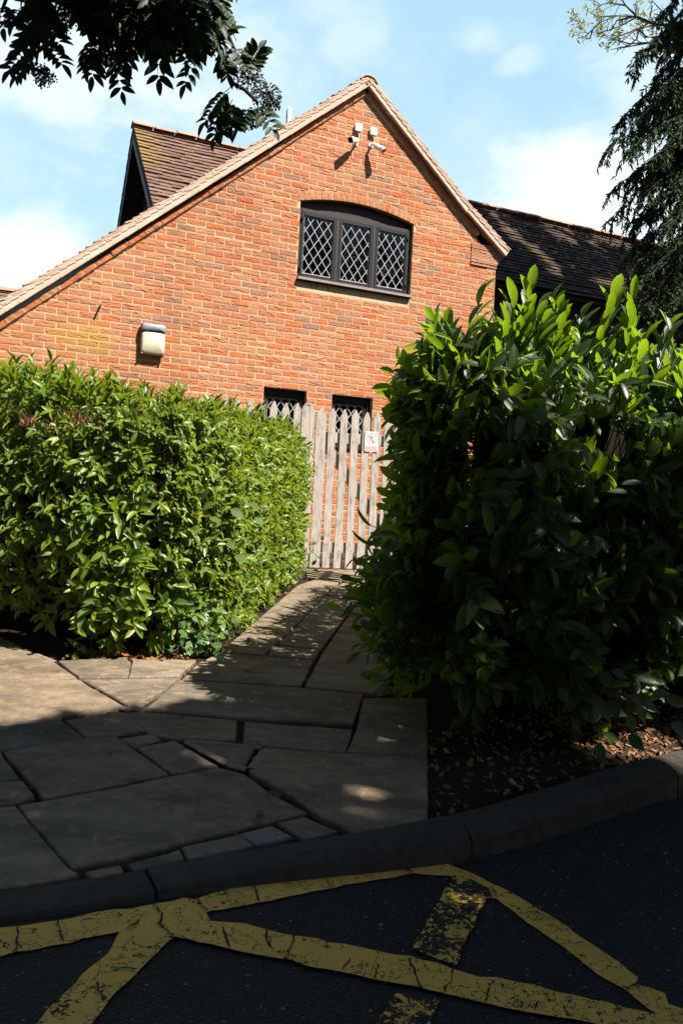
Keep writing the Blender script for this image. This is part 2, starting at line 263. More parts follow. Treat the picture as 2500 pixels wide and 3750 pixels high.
Y_edge=[(-0.867,1.986),(-0.768,2.043),(-0.726,2.056),(-0.645,2.089),(-0.562,2.144),(-0.481,2.169),(-0.361,2.244),(-0.333,2.241),(-0.213,2.366),(-0.177,2.39),(-0.015,2.506),(0.042,2.554),(0.226,2.668),(0.334,2.698),(0.354,2.675),(0.433,2.607),(0.541,2.493),(0.659,2.295),(0.744,2.123),(0.773,2.056),(0.758,2.027),(0.812,1.993),(0.806,1.949),(0.868,1.907),(0.85,1.866),(0.787,1.88),(0.748,1.926),(0.72,2.005),(0.674,2.06),(0.623,2.186),(0.54,2.333),(0.498,2.433),(0.476,2.434),(0.398,2.556),(0.342,2.563),(0.399,2.557),(0.269,2.551),(0.028,2.394),(-0.167,2.255),(-0.195,2.24),(-0.287,2.183),(-0.314,2.133),(-0.373,2.079),(-0.477,2.053),(-0.587,1.99),(-0.689,1.934),(-0.717,1.916),(-0.814,1.871)]
Y_diagA=[(-0.48,2.049),(-0.365,2.081),(-0.349,2.042),(-0.384,1.936),(-0.435,1.774),(-0.45,1.656),(-0.549,1.648),(-0.543,1.728),(-0.504,1.886),(-0.484,1.953)]
Y_diagB=[(-0.405,2.109),(-0.291,2.178),(-0.279,2.13),(-0.192,2.135),(-0.059,2.1),(-0.129,2.114),(-0.063,2.105),(-0.004,2.102),(0.058,2.089),(0.144,2.076),(0.222,2.07),(0.285,2.054),(0.321,2.034),(0.381,2.011),(0.423,2.014),(0.507,1.994),(0.629,1.946),(0.656,1.939),(0.728,1.91),(0.813,1.885),(0.852,1.868),(0.827,1.81),(0.701,1.832),(0.565,1.867),(0.462,1.884),(0.381,1.901),(0.285,1.924),(0.286,1.927),(0.227,1.941),(0.132,1.95),(0.055,1.968),(-0.039,1.974),(-0.069,1.989),(-0.172,2.001),(-0.22,2.017),(-0.349,2.042)]
Y_barC=[(0.387,2.549),(0.417,2.555),(0.485,2.485),(0.485,2.436),(0.463,2.413),(0.413,2.287),(0.376,2.183),(0.33,2.05),(0.287,2.069),(0.228,2.107),(0.281,2.258),(0.32,2.368),(0.36,2.48),(0.399,2.552)]
Y_barD=[(0.174,1.908),(0.259,1.911),(0.269,1.897),(0.246,1.816),(0.229,1.762),(0.115,1.741),(0.136,1.811)]
CRACKS=[[(-0.647,2.089),(-0.625,2.042),(-0.595,1.987)],[(-0.727,2.04),(-0.707,1.994),(-0.688,1.935)],[(-0.334,2.243),(-0.315,2.215),(-0.287,2.176)],[(-0.433,2.196),(-0.4,2.145),(-0.394,2.085),(-0.351,2.041)],[(-0.447,2.103),(-0.469,2.054)],[(-0.015,2.5),(0.004,2.463),(0.022,2.39)],[(-0.195,2.364),(-0.181,2.321),(-0.168,2.255)],[(0.221,2.669),(0.239,2.612),(0.266,2.539)],[(-0.133,2.113),(-0.127,2.068),(-0.117,2.031)],[(-0.063,2.105),(-0.067,2.055),(-0.077,1.987)],[(0.075,2.026),(0.055,1.97)],[(0.141,2.013),(0.13,1.949)],[(0.216,2.056),(0.226,1.995),(0.233,1.934)],[(0.326,2.056),(0.308,1.981),(0.288,1.93)],[(0.395,1.962),(0.378,1.907)],[(0.498,1.921),(0.483,1.887)],[(0.491,2.496),(0.5,2.443)],[(0.619,2.186),(0.68,2.203)],[(0.72,1.992),(0.766,2.028)],[(0.543,2.347),(0.589,2.357),(0.634,2.313)],[(0.3,2.293),(0.366,2.283),(0.393,2.258)],[(0.225,2.071),(0.269,2.064),(0.321,2.046)],[(-0.24,2.103),(-0.225,2.056),(-0.215,2.014)],[(-0.415,1.95),(-0.388,1.935)],[(-0.477,1.827),(-0.438,1.771)],[(-0.459,1.89),(-0.404,1.887)]]
# ------------------------------------------------------------------ mesh building
def tag(o,label=None,cat=None,group=None,kind=None):
    for k,v in (('label',label),('category',cat),('group',group),('kind',kind)):
        if v: o[k]=v
    return o
def empty(name,loc=(0,0,0),rz=0,parent=None):
    o=bpy.data.objects.new(name,None); C.objects.link(o); o.location=loc; o.rotation_euler=(0,0,rz); o.parent=parent; o.empty_display_size=.2; return o
def link(name,me,mat,parent=None):
    o=bpy.data.objects.new(name,me); C.objects.link(o); o.parent=parent
    for m in (mat if isinstance(mat,(list,tuple)) else [mat]): me.materials.append(m)
    return o
class MB:
    """collects boxes, bars and tubes into ONE mesh"""
    def __init__(s): s.v=[]; s.f=[]; s.r=[]; s.mi=[]
    def poly(s,vs,fs,r=None,mi=0):
        b=len(s.v); s.v+= [tuple(v) for v in vs]; r=random.random() if r is None else r
        for f in fs: s.f.append([b+i for i in f]); s.r.append(r); s.mi.append(mi)
    def box(s,c,d,rot=None,r=None,mi=0,bev=0):
        x,y,z=[k/2 for k in d]; c=Vector(c)
        if bev:
            b=min(bev,min(x,y,z)*.9); vs=[];
            bm=bmesh.new(); bmesh.ops.create_cube(bm,size=1)
            for v in bm.verts: v.co=Vector((v.co.x*2*x,v.co.y*2*y,v.co.z*2*z))
            bmesh.ops.bevel(bm,geom=bm.edges[:],offset=b,segments=1 if b<.006 else 2,affect='EDGES')
            vs=[v.co.copy() for v in bm.verts]; bm.verts.index_update(); fs=[[v.index for v in f.verts] for f in bm.faces]; bm.free()
        else:
            vs=[Vector((i*x,j*y,k*z)) for i in(-1,1) for j in(-1,1) for k in(-1,1)]
            fs=[(0,1,3,2),(4,6,7,5),(0,4,5,1),(2,3,7,6),(0,2,6,4),(1,5,7,3)]
        if rot is not None: vs=[rot@v for v in vs]
        s.poly([c+v for v in vs],fs,r,mi)
    def bar(s,a,b,w,h,up=(0,0,1),r=None,mi=0):
        a=Vector(a); b=Vector(b); d=(b-a); L=d.length; d.normalize(); up=Vector(up); x=d.cross(up).normalized(); z=x.cross(d)
        s.box((a+b)/2,(w,L,h),Matrix((x,d,z)).transposed(),r,mi)
    def tube(s,pts,rad,n=8,r=None,cap=True,mi=0):
        pts=[Vector(p) for p in pts]; k=len(pts)
        if not hasattr(rad,'__len__'): rad=[rad]*k
        vs=[]; prev=None
        for i,p in enumerate(pts):
            d=(pts[min(i+1,k-1)]-pts[max(i-1,0)]).normalized()
            if prev is None: x=d.orthogonal().normalized()
            else:
                x=(prev-d*prev.dot(d)); x=x.normalized() if x.length>1e-6 else d.orthogonal().normalized()
            prev=x; y=d.cross(x)
            for j in range(n):
                a=2*math.pi*j/n; vs.append(p+(x*math.cos(a)+y*math.sin(a))*rad[i])
        fs=[(i*n+j,i*n+(j+1)%n,(i+1)*n+(j+1)%n,(i+1)*n+j) for i in range(k-1) for j in range(n)]
        if cap: fs+=[tuple(range(n-1,-1,-1)),tuple((k-1)*n+j for j in range(n))]
        s.poly(vs,fs,r,mi)
    def ball(s,c,r,n=6,m=4,rr=None,sq=(1,1,1)):
        vs=[];fs=[]
        for i in range(m+1):
            for j in range(n):
                t=math.pi*i/m;a=2*math.pi*j/n; vs.append((c[0]+sq[0]*r*math.sin(t)*math.cos(a),c[1]+sq[1]*r*math.sin(t)*math.sin(a),c[2]+sq[2]*r*math.cos(t)))
        for i in range(m):
            for j in range(n): fs.append((i*n+j,(i+1)*n+j,(i+1)*n+(j+1)%n,i*n+(j+1)%n))
        s.poly(vs,fs,rr)
    def prism(s,pts2,frame,t,r=None,mi=0):
        """pts2: 2-D outline; frame(a,b,depth)->3-D"""
        n=len(pts2); vs=[frame(a,b,0) for a,b in pts2]+[frame(a,b,t) for a,b in pts2]
        fs=[tuple(range(n)),tuple(range(2*n-1,n-1,-1))]+[(i,i+n,(i+1)%n+n,(i+1)%n) for i in range(n)]
        s.poly(vs,fs,r,mi)
    def build(s,name,mat,parent=None,smooth=False,fix=True):
        me=bpy.data.meshes.new(name); me.from_pydata([tuple(v) for v in s.v],[],s.f)
        a=me.attributes.new('rnd','FLOAT','FACE'); a.data.foreach_set('value',np.array(s.r,dtype=np.float32))
        if any(s.mi): me.polygons.foreach_set('material_index',np.array(s.mi,dtype=np.int32))
        if fix:
            bm=bmesh.new(); bm.from_mesh(me); bmesh.ops.recalc_face_normals(bm,faces=bm.faces[:]); bm.to_mesh(me); bm.free()
        if smooth: me.polygons.foreach_set('use_smooth',np.ones(len(me.polygons),dtype=bool))
        me.update(); return link(name,me,mat,parent)
def np_mesh(name,V,F,rnd,uv,mat,parent=None,smooth=True):
    """V (n,3); F (m,4) quads; rnd (m,), uv (n,2) per vertex"""
    me=bpy.data.meshes.new(name); n=len(V); m=len(F)
    me.vertices.add(n); me.vertices.foreach_set('co',V.astype(np.float32).ravel())
    me.loops.add(m*4); me.loops.foreach_set('vertex_index',F.astype(np.int32).ravel())
    me.polygons.add(m); me.polygons.foreach_set('loop_start',np.arange(0,m*4,4,dtype=np.int32))
    a=me.attributes.new('rnd','FLOAT','FACE'); a.data.foreach_set('value',rnd.astype(np.float32))
    if uv is not None:
        l=me.uv_layers.new(name='UVMap'); l.data.foreach_set('uv',uv[F.ravel()].astype(np.float32).ravel())
    if smooth: me.polygons.foreach_set('use_smooth',np.ones(m,dtype=bool))
    me.update(calc_edges=True); me.validate(); return link(name,me,mat,parent)
# ---- leaves: a grid 3 wide (edge, midrib, edge) by k along, folded on the midrib and curved
def leaf_proto(widths,ts,fold=.25,droop=.18,wave=0):
    V=[];UV=[]
    for t,w in zip(ts,widths):
        z=-droop*t*t
        for u in (-1,0,1):
            V.append((u*w*.5,t,z+(abs(u)*w*.5)*fold+(wave*math.sin(t*9+u) if u else 0))); UV.append((u,t))
    F=[]
    for i in range(len(ts)-1):
        for j in (0,1): a=i*3+j; F.append((a,a+1,a+4,a+3))
    return np.array(V),np.array(F),np.array(UV)
LANCE=leaf_proto([.02,.62,1,.92,.62,.04],[0,.16,.38,.6,.82,1],.3,.22)
LAUREL=leaf_proto([.05,.62,.93,1,.74,.05],[0,.16,.36,.6,.83,1],.22,.2)
ROUND=leaf_proto([.06,.62,.6,.92,.84,1,.86,.9,.6,.58,.22,.02],[0,.1,.14,.26,.3,.44,.48,.6,.7,.74,.9,1],.18,.2,.03)
SIMPLE=leaf_proto([.1,1,.08],[0,.5,1],.2,.1)
FLAT=(np.array([(-.28,0,0),(.28,0,0),(-.5,.5,-.02),(.5,.5,-.02),(-.06,1,-.1),(.06,1,-.1)]),np.array([(0,1,3,2),(2,3,5,4)]),np.array([(-1.,0),(1,0),(-1,.5),(1,.5),(-.2,1),(.2,1)]))
SLIM=leaf_proto([.3,1,.2],[0,.5,1],0,.1)
def norm(a): return a/np.maximum(np.linalg.norm(a,axis=1,keepdims=True),1e-9)
def leaves(name,proto,P,D,Nn,L,W,rnd,mat,parent=None):
    """P base, D along, Nn upper side, L length, W width (metres)"""
    V0,F0,UV0=proto; D=norm(D); X=norm(np.cross(D,Nn)); Zz=np.cross(X,D); n=len(P); k=len(V0)
    V=P[:,None,:]+X[:,None,:]*(V0[None,:,0:1]*W[:,None,None])+D[:,None,:]*(V0[None,:,1:2]*L[:,None,None])+Zz[:,None,:]*(V0[None,:,2:3]*np.where(V0[None,:,2:3]>0,1,1)*L[:,None,None]*.8)
    F=(F0[None]+(np.arange(n)*k)[:,None,None]).reshape(-1,4)
    return np_mesh(name,V.reshape(-1,3),F,np.repeat(rnd,len(F0)),np.tile(UV0,(n,1)),mat,parent)
def rvec(n): return norm(RNG.normal(size=(n,3)))
def shoots(P,D,nl,Ls,spread,leafL,up=.0,lean=.0,tip=.35):
    """leaves set spirally along shoots: P,D arrays of shoot base and direction. returns leaf arrays + stems"""
    n=len(P); D=norm(D); A=norm(np.cross(D,rvec(n))); B=np.cross(D,A)
    oP=[];oD=[];oN=[];oL=[]
    for i in range(nl):
        t=(i+.6)/nl; ph=i*2.399+RNG.uniform(0,6.28,n)*.12+RNG.uniform(0,6.28)
        rad=A*np.cos(ph)[:,None]+B*np.sin(ph)[:,None]
        sp=spread*(1.15-tip*t)+RNG.normal(0,.12,n)
        d=norm(D*np.cos(sp)[:,None]+rad*np.sin(sp)[:,None]); d[:,2]+=lean; d=norm(d+rvec(n)*.12)
        nn=D*1.0-rad*.35; nn[:,2]+=up
        oP.append(P+D*(Ls*t)[:,None]); oD.append(d); oN.append(nn+rvec(n)*.25); oL.append(leafL*(1.08-.35*abs(t-.45))*RNG.uniform(.75,1.18,n))
    return np.concatenate(oP),np.concatenate(oD),np.concatenate(oN),np.concatenate(oL)
def stems(name,P,D,Ls,r,mat,parent):
    mb=MB()
    for p,d,l in zip(P,norm(D),Ls): mb.tube([p-d*.12,p+d*l*.5,p+d*l],[r,r*.8,r*.5],4,cap=False)
    return mb.build(name,mat,parent,True,False)
# ------------------------------------------------------------------ ground, road, kerb, paving
def build_ground():
    xs=[-400,-120,-40,-15]+[round(-6+.5*i,2) for i in range(29)]+[10,15,40,120,400]
    def kl(x):                                     # kerb line y at x
        pts=[(-400,2.134-400*.45+.44)]+KIN+[(400,3.968+398*.62)]
        for (a,b),(c,d) in zip(pts,pts[1:]):
            if a<=x<=c: return b+(d-b)*(x-a)/(c-a)
        return pts[0][1]
    vs=[];fs=[]
    ys=[-400,-120,-30,-8,-2,-.35,-.12,.0]; yp=[.12,.5,1,1.6,2.3,3.2,4.2,5.5,7,8.5,12,25,80,400]
    n=len(ys)+len(yp)
    for x in xs:
        k=kl(max(min(x,9),-9))+(0 if abs(x)<9 else 0)
        for t in ys+yp:
            y=k+t
            if t<=0: z=zroad(x,y)-.12
            else: z=zpav(x,y)-.024
            vs.append((x,y,z))
    for i in range(len(xs)-1):
        for j in range(n-1): a=i*n+j; fs.append((a,a+n,a+n+1,a+1))
    mb=MB(); mb.poly(vs,fs,.5); tag(mb.build('ground',M['soil'],None,True),kind='structure')
def build_road():
    ko=KO_EXT; vs=[];fs=[]; T=[0,.05,.15,.3,.5,.75,1.05,1.4,1.8,2.4,3.2,4.5,7,12]; n=len(T)
    for (x,y),(nx,ny) in ko:
        for t in T: X=x+nx*t; Y=y+ny*t; vs.append((X,Y,zroad(X,Y)))
    for i in range(len(ko)-1):
        for j in range(n-1): a=i*n+j; fs.append((a,a+1,a+n+1,a+n))
    mb=MB(); mb.poly(vs,fs,.5); tag(mb.build('road',M['asphalt'],None,True),kind='structure')
# kerb line resampled, with the normal towards the road
def resample(pts,step):
    out=[];pts=[Vector(p) for p in pts]
    for a,b in zip(pts,pts[1:]):
        L=(b-a).length; k=max(1,int(L/step))
        for i in range(k): out.append(a+(b-a)*i/k)
    out.append(pts[-1]); return out
_k=[(-9,2.134-8.02*.44)]+KIN+[(9,3.968+7.05*.66)]
_k=resample(_k,.1)
for _ in range(6): _k=[_k[0]]+[(_k[i-1]+_k[i]*2+_k[i+1])/4 for i in range(1,len(_k)-1)]+[_k[-1]]
KL=[]
for i,p in enumerate(_k):
    d=(_k[min(i+1,len(_k)-1)]-_k[max(i-1,0)]).normalized(); KL.append((p,Vector((d.y,-d.x))))
KW=.135
KO_EXT=[((p.x+n.x*(KW-.01),p.y+n.y*(KW-.01)),(n.x,n.y)) for p,n in KL]
def build_kerb():
    mb=MB(); acc=0; seg=[]; segs=[]; joints=(-6.9,-5.98,-5.06,-4.14,-3.22,-2.3,-1.42,-.56,.37,1.3,2.1,2.9,3.7,4.5,5.3,6.1,6.9,7.7)
    cur=[]
    for p,n in KL:
        cur.append((p,n))
        if len(joints)>len(segs) and p.x>joints[len(segs)]: segs.append(cur); cur=[(p,n)]
    segs.append(cur)
    for sg in segs:
        if len(sg)<2: continue
        vs=[];r=random.random();dz=random.uniform(-.004,.004); m=9
        for i,(p,n) in enumerate(sg):
            if i==0: p=p+Vector((n.y*-1,n.x))*.004
            if i==len(sg)-1: p=p-Vector((-n.y,n.x))*.004
            zt=zpav(p.x,p.y)+dz+.002; zo=zroad(p.x,p.y)-.06; w=KW
            e=p+n*w; h=zt-zroad(e.x,e.y); b=min(.035,max(.012,h*.5))
            for off,z in ((0,zt-.1),(0,zt-.006),(.008,zt),(w*.5,zt-.002),(w-b,zt-.006),(w-b*.35,zt-b*.35-.004),(w,zt-b-.004),(w+.006,zo+.06),(w+.006,zo)):
                q=p+n*off; j=noise.noise(Vector((q.x*9,q.y*9,z*9)))*.0035+noise.noise(Vector((q.x*31,q.y*31,z*31)))*.003; vs.append((q.x+n.x*j,q.y+n.y*j,z+j*.7))
        k=len(sg); fs=[(i*m+j,i*m+j+1,(i+1)*m+j+1,(i+1)*m+j) for i in range(k-1) for j in range(m-1)]+[tuple(range(m)),tuple(range(k*m-1,(k-1)*m-1,-1))]
        mb.poly(vs,fs,r)
    tag(mb.build('kerb',M['kerb'],None,False),kind='structure')
    # shallow channel of concrete blocks along the raised part of the kerb
    return
    g=MB(); run=[(p,n) for p,n in KL if p.x>.62]
    st=0; cur=[]
    for i,(p,n) in enumerate(run):
        cur.append((p,n))
        if len(cur)>=9 or i==len(run)-1:
            vs=[]
            for k,(q,m_) in enumerate(cur):
                if k==0: q=q+Vector((-m_.y,m_.x))*.006
                for off,z in ((KW+.008,.0),(KW+.008,.008),(KW+.08,.004),(KW+.17,.007),(KW+.17,-.02)):
                    e=q+m_*off; vs.append((e.x,e.y,zroad(e.x,e.y)+z+.002))
            k=len(cur); g.poly(vs,[(a*5+j,a*5+j+1,(a+1)*5+j+1,(a+1)*5+j) for a in range(k-1) for j in range(4)]); cur=[(p,n)]
    tag(g.build('gutter',M['gutter'],None,False),kind='structure')
def rough_outline(pts,step=.05,amp=.004):
    P=resample(list(pts)+[pts[0]],step)[:-1]
    return [Vector((p.x+noise.noise(Vector((p.x*21,p.y*21,3)))*amp+noise.noise(Vector((p.x*70,p.y*70,9)))*amp*.5,p.y+noise.noise(Vector((p.x*21,p.y*21,7)))*amp)) for p in P]
def inset(P,d):
    out=[];n=len(P); A=sum(P[i].x*P[(i+1)%n].y-P[(i+1)%n].x*P[i].y for i in range(n)); s=1 if A>0 else -1
    for i in range(n):
        e=(P[(i+1)%n]-P[i-1]); e=e.normalized() if e.length>1e-9 else Vector((1,0)); out.append(P[i]+Vector((-e.y,e.x))*s*d)
    return out
def build_paving():
    mb=MB(); mats=[M['slab'],M['joint'],M['patch']]
    extra=[[(-.31,8.56),(.02,8.6),(.5,8.62),(.52,9.25),(-.34,9.22)],[(-.38,9.27),(.55,9.3),(.5,10.0),(-.5,9.7)],[(.16,7.95),(.5,7.95),(.5,8.56),(.1,8.52)],
     [(-2.48,5.22),(-1.98,5.13),(-2.6,5.75),(-3.4,6.2),(-3.4,5.4)],[(-1.95,4.1),(-1.93,4.86),(-2.48,5.17),(-3.4,5.3),(-3.2,4.2)],[(-1.92,4.02),(-3.2,4.1),(-3.0,3.0),(-1.6,3.36)],[(-1.58,3.32),(-2.9,2.9),(-2.6,2.2),(-1.46,2.98)],
     [(-1.22,2.6),(-1.45,2.9),(-2.5,2.2),(-2.2,1.75),(-1.05,2.2)]]
    skip=set()
    for i,sl in enumerate(SLABS+extra):
        mi=0
        if i==30: mi=2
        P=inset(rough_outline(sl,.05,.0035),-.004)
        dz=random.uniform(-.002,.002)+(-.004 if i in(7,11,12,10) else 0)+(.006 if i in(1,2) else 0); tx=random.uniform(-.003,.003); ty=random.uniform(-.003,.003); cx=sum(p.x for p in P)/len(P); cy=sum(p.y for p in P)/len(P)
        zf=lambda p,d: (p.x,p.y,zpav(p.x,p.y)+dz+tx*(p.x-cx)+ty*(p.y-cy)+d)
        I=inset(P,.007); I2=inset(P,.003); n=len(P)
        vs=[zf(p,0) for p in I]+[zf(p,-.002) for p in I2]+[zf(p,-.007) for p in P]+[zf(p,-.05) for p in P]
        tri=tessellate_polygon([[Vector((p.x,p.y,0)) for p in I]])
        fs=[tuple(t) for t in tri]
        for L in range(3): fs+=[(L*n+j,L*n+(j+1)%n,(L+1)*n+(j+1)%n,(L+1)*n+j) for j in range(n)]
        mb.poly(vs,fs,(i*.371+.13)%1,mi)
    tag(mb.build('pavement',mats,None,False),kind='structure')
    # pale mortar round the little triangular stone and in two wide joints
    j=MB()
    T=[Vector(p) for p in SLABS[10]]
    def strip(pts,w):
        pts=resample(pts,.03)
        vs=[]
        for i,p in enumerate(pts):
            d=(pts[min(i+1,len(pts)-1)]-pts[max(i-1,0)]).normalized(); n=Vector((-d.y,d.x)); ww=w*(.75+.6*abs(noise.noise(Vector((p.x*19,p.y*19,2)))))
            for sgn in(-1,-.5,.5,1): q=p+n*ww*sgn*.5; vs.append((q.x,q.y,zpav(q.x,q.y)-(.003 if abs(sgn)==1 else -.004)))
        k=len(pts); j.poly(vs,[(a*4+b,a*4+b+1,(a+1)*4+b+1,(a+1)*4+b) for a in range(k-1) for b in range(3)])
    strip([T[0]+Vector((-.04,.012)),T[1],T[2]+Vector((.03,0))],.03); strip([T[2]+Vector((.05,-.02)),T[3]+Vector((.035,-.01))],.05); strip([T[3]+Vector((.02,-.01)),T[4],T[0]+Vector((-.03,.0))],.035)
    strip([Vector((-.945,3.84)),Vector((-.86,3.86)),Vector((-.80,3.84))],.045)
    strip([Vector((-1.6,3.36)),Vector((-1.36,3.52)),Vector((-1.15,3.65))],.028); strip([Vector((-1.66,4.78)),Vector((-1.5,4.63))],.03)
    strip([Vector((-1.28,2.95)),Vector((-1.13,2.74)),Vector((-1.0,2.55))],.02)
    tag(j.build('pavement_mortar',M['joint'],None,True),kind='structure')
def build_markings():
    mb=MB(); lay=[(Y_edge,.05,.0045),(Y_diagA,.62,.0058),(Y_diagB,.42,.0071),(Y_barC,.85,.0084),(Y_barD,.9,.0058)]
    for pts,wear,h in lay:
        P=rough_outline(pts,.03,.008)
        bm=bmesh.new(); vv=[bm.verts.new((p.x,p.y,0)) for p in P]
        for t in tessellate_polygon([[Vector((p.x,p.y,0)) for p in P]]):
            try: bm.faces.new([vv[i] for i in t])
            except ValueError: pass
        xs=[p.x for p in P]; ys=[p.y for p in P]
        x=math.floor(min(xs)*8)/8
        while x<max(xs): bmesh.ops.bisect_plane(bm,geom=bm.verts[:]+bm.edges[:]+bm.faces[:],plane_co=(x,0,0),plane_no=(1,0,0)); x+=.125
        y=math.floor(min(ys)*4)/4
        while y<max(ys): bmesh.ops.bisect_plane(bm,geom=bm.verts[:]+bm.edges[:]+bm.faces[:],plane_co=(0,y,0),plane_no=(0,1,0)); y+=.25
        bm.verts.index_update()
        for f in bm.faces:
            c=f.calc_center_median(); w=wear
            if pts is Y_diagA: w=.05+max(0,min(1,(1.93-c.y)/.16))*.55-max(0,(1.62-c.y))*2.5
            if pts is Y_diagB: w=.12 if c.x<-.05 and c.x>-.33 else .45
            if pts is Y_diagB and c.x>.55: w=.62
            mb.poly([(v.co.x,v.co.y,zroad(v.co.x,v.co.y)+h) for v in f.verts],[tuple(range(len(f.verts)))],max(0,min(1,w)))
        bm.free()
    for c in CRACKS:                                   # cracks right through the paint
        P=resample([Vector(p) for p in c],.012); vs=[]; k=len(P)
        for i,p in enumerate(P):
            d=(P[min(i+1,k-1)]-P[max(i-1,0)]).normalized(); n=Vector((-d.y,d.x)); w=.0022+.0042*noise.noise(Vector((p.x*60,p.y*60,3))); j=noise.noise(Vector((p.x*45,p.y*45,8)))*.007
            for s_ in (-1,1): q=p+n*(j+s_*max(.0010,w)); vs.append((q.x,q.y,zroad(q.x,q.y)+.0100))
        mb.poly(vs,[(2*i,2*i+1,2*i+3,2*i+2) for i in range(k-1)],.5,1)
    tag(mb.build('road_markings',[M['yellow'],M['asphalt']],None,False),kind='structure')
def scatter_bits(name,pts,zf,size,mat,kind,label=None,cat=None,flat=.35,n3=False):
    mb=MB()
    for x,y in pts:
        s=size*random.uniform(.5,1.4); a=random.uniform(0,6.28); z=zf(x,y)
        rot=Matrix.Rotation(a,3,'Z')@Matrix.Rotation(random.gauss(0,flat),3,'X')@Matrix.Rotation(random.gauss(0,flat),3,'Y')
        if mat is M['litter']:
            vs=[(-s*.5,0,0),(0,-s*.28,s*.1),(s*.5,0,s*.05),(0,s*.28,s*.12)]
            mb.poly([Vector((x,y,z+.006))+rot@Vector(v) for v in vs],[(0,1,2),(0,2,3)])
        else: mb.box((x,y,z+s*.12),(s,s*random.uniform(.35,.7),s*random.uniform(.15,.35)),rot)
    o=mb.build(name,mat,None,False,False); tag(o,label,cat,None,kind); return o
# ------------------------------------------------------------------ house (local: u along the front, y behind it, v up)
def uL(v): return max(-4.25,.804-(2.539-v)/.8416)
def uR(v): return min(2.862,.804+(2.539-v)/.855 if v>1.588 else 1.912+(1.588-v)/.79)
ARC=(.794,-1.61,2.82)
def openings(v):
    o=[]
    if .13<v<1.1: o.append((.012,1.576))
    elif 1.1<=v<1.34:
        rr=ARC[2]+.108; dv=v+.027-ARC[1]
        if rr>dv: h=math.sqrt(rr*rr-dv*dv); o.append((max(-.03,ARC[0]-h),min(1.618,ARC[0]+h)))
    if .04<v<.11 or .13<v<.16: o.append((.012,1.568))
    if -1.80<v<-1.16: o+= [(-.335,.22),(.555,1.119)]
    return o
def brick_faces(mb,u0,u1,v0,v1,r,nx=15,nz=6,amp=1.,y0=0.):
    """one rustic brick: creased front, sides going back into the joint"""
    W=u1-u0;H=v1-v0
    if W<.012: return
    nx=max(3,int(nx*min(1,W/.2)))
    gu=np.linspace(0,1,nx+1); gv=np.linspace(0,1,nz+1); U,V=np.meshgrid(gu,gv)
    h=np.zeros_like(U); x=U*W; z=V*H
    if amp>0:
        for _ in range(RNG.integers(1,5)):
            xc=RNG.uniform(0,W); L=RNG.uniform(.03,.09); z0=RNG.uniform(.15,.85)*H; k=RNG.normal(-.22,.22); c=RNG.uniform(-1.5,3.5); a=RNG.uniform(-.0012,.0042)*amp
            d=z-(z0+k*(x-xc)+c*(x-xc)**2); t=np.clip(1-((x-xc)/L)**2,0,1)
            h+=np.where(d>0,a*np.exp(-d/.014),-a*np.exp(d/.008))*t
        h+=RNG.normal(0,.0005,U.shape)
    edge=np.minimum(np.minimum(U,1-U)*W,np.minimum(V,1-V)*H)
    h-=np.clip(.006-edge,0,.006)*.35
    X=u0+U*W; Z=v0+V*H
    jx=RNG.normal(0,.0009,U.shape); jz=RNG.normal(0,.0006,U.shape); bord=(edge<1e-6); X=X+jx*bord; Z=Z+jz*bord
    # gable cut
    l=np.array([uL(q) for q in (v0+gv*H)])[:,None]; rr=np.array([uR(q) for q in (v0+gv*H)])[:,None]
    X=np.clip(X,l+.004,rr-.004)
    if v1>1.08 and v0<1.36 and u1>-.03 and u0<1.62:
        ex=ARC[1]+np.sqrt((ARC[2]+.111)**2-(X-ARC[0])**2); Z=np.where((X>-.03)&(X<1.62),np.maximum(Z,np.minimum(ex,v1-.001)),Z)
    tilt=RNG.normal(0,.0009)
    Y=y0-np.maximum(h,-.0021)+tilt+RNG.normal(0,.006)*(V-.5)*.3
    n=nx+1; vs=[(a,b,c) for a,b,c in zip(X.ravel(),Y.ravel(),Z.ravel())]
    fs=[(j*n+i,j*n+i+1,(j+1)*n+i+1,(j+1)*n+i) for j in range(nz) for i in range(nx)]
    ring=[i for i in range(nx)]+[j*n+nx for j in range(nz)]+[nz*n+i for i in range(nx,0,-1)]+[j*n for j in range(nz,0,-1)]
    b=len(vs); vs+=[(vs[i][0],y0+.02,vs[i][2]) for i in ring]; m=len(ring)
    fs+=[(ring[i],b+i,b+(i+1)%m,ring[(i+1)%m]) for i in range(m)]
    mb.poly(vs,fs,r)
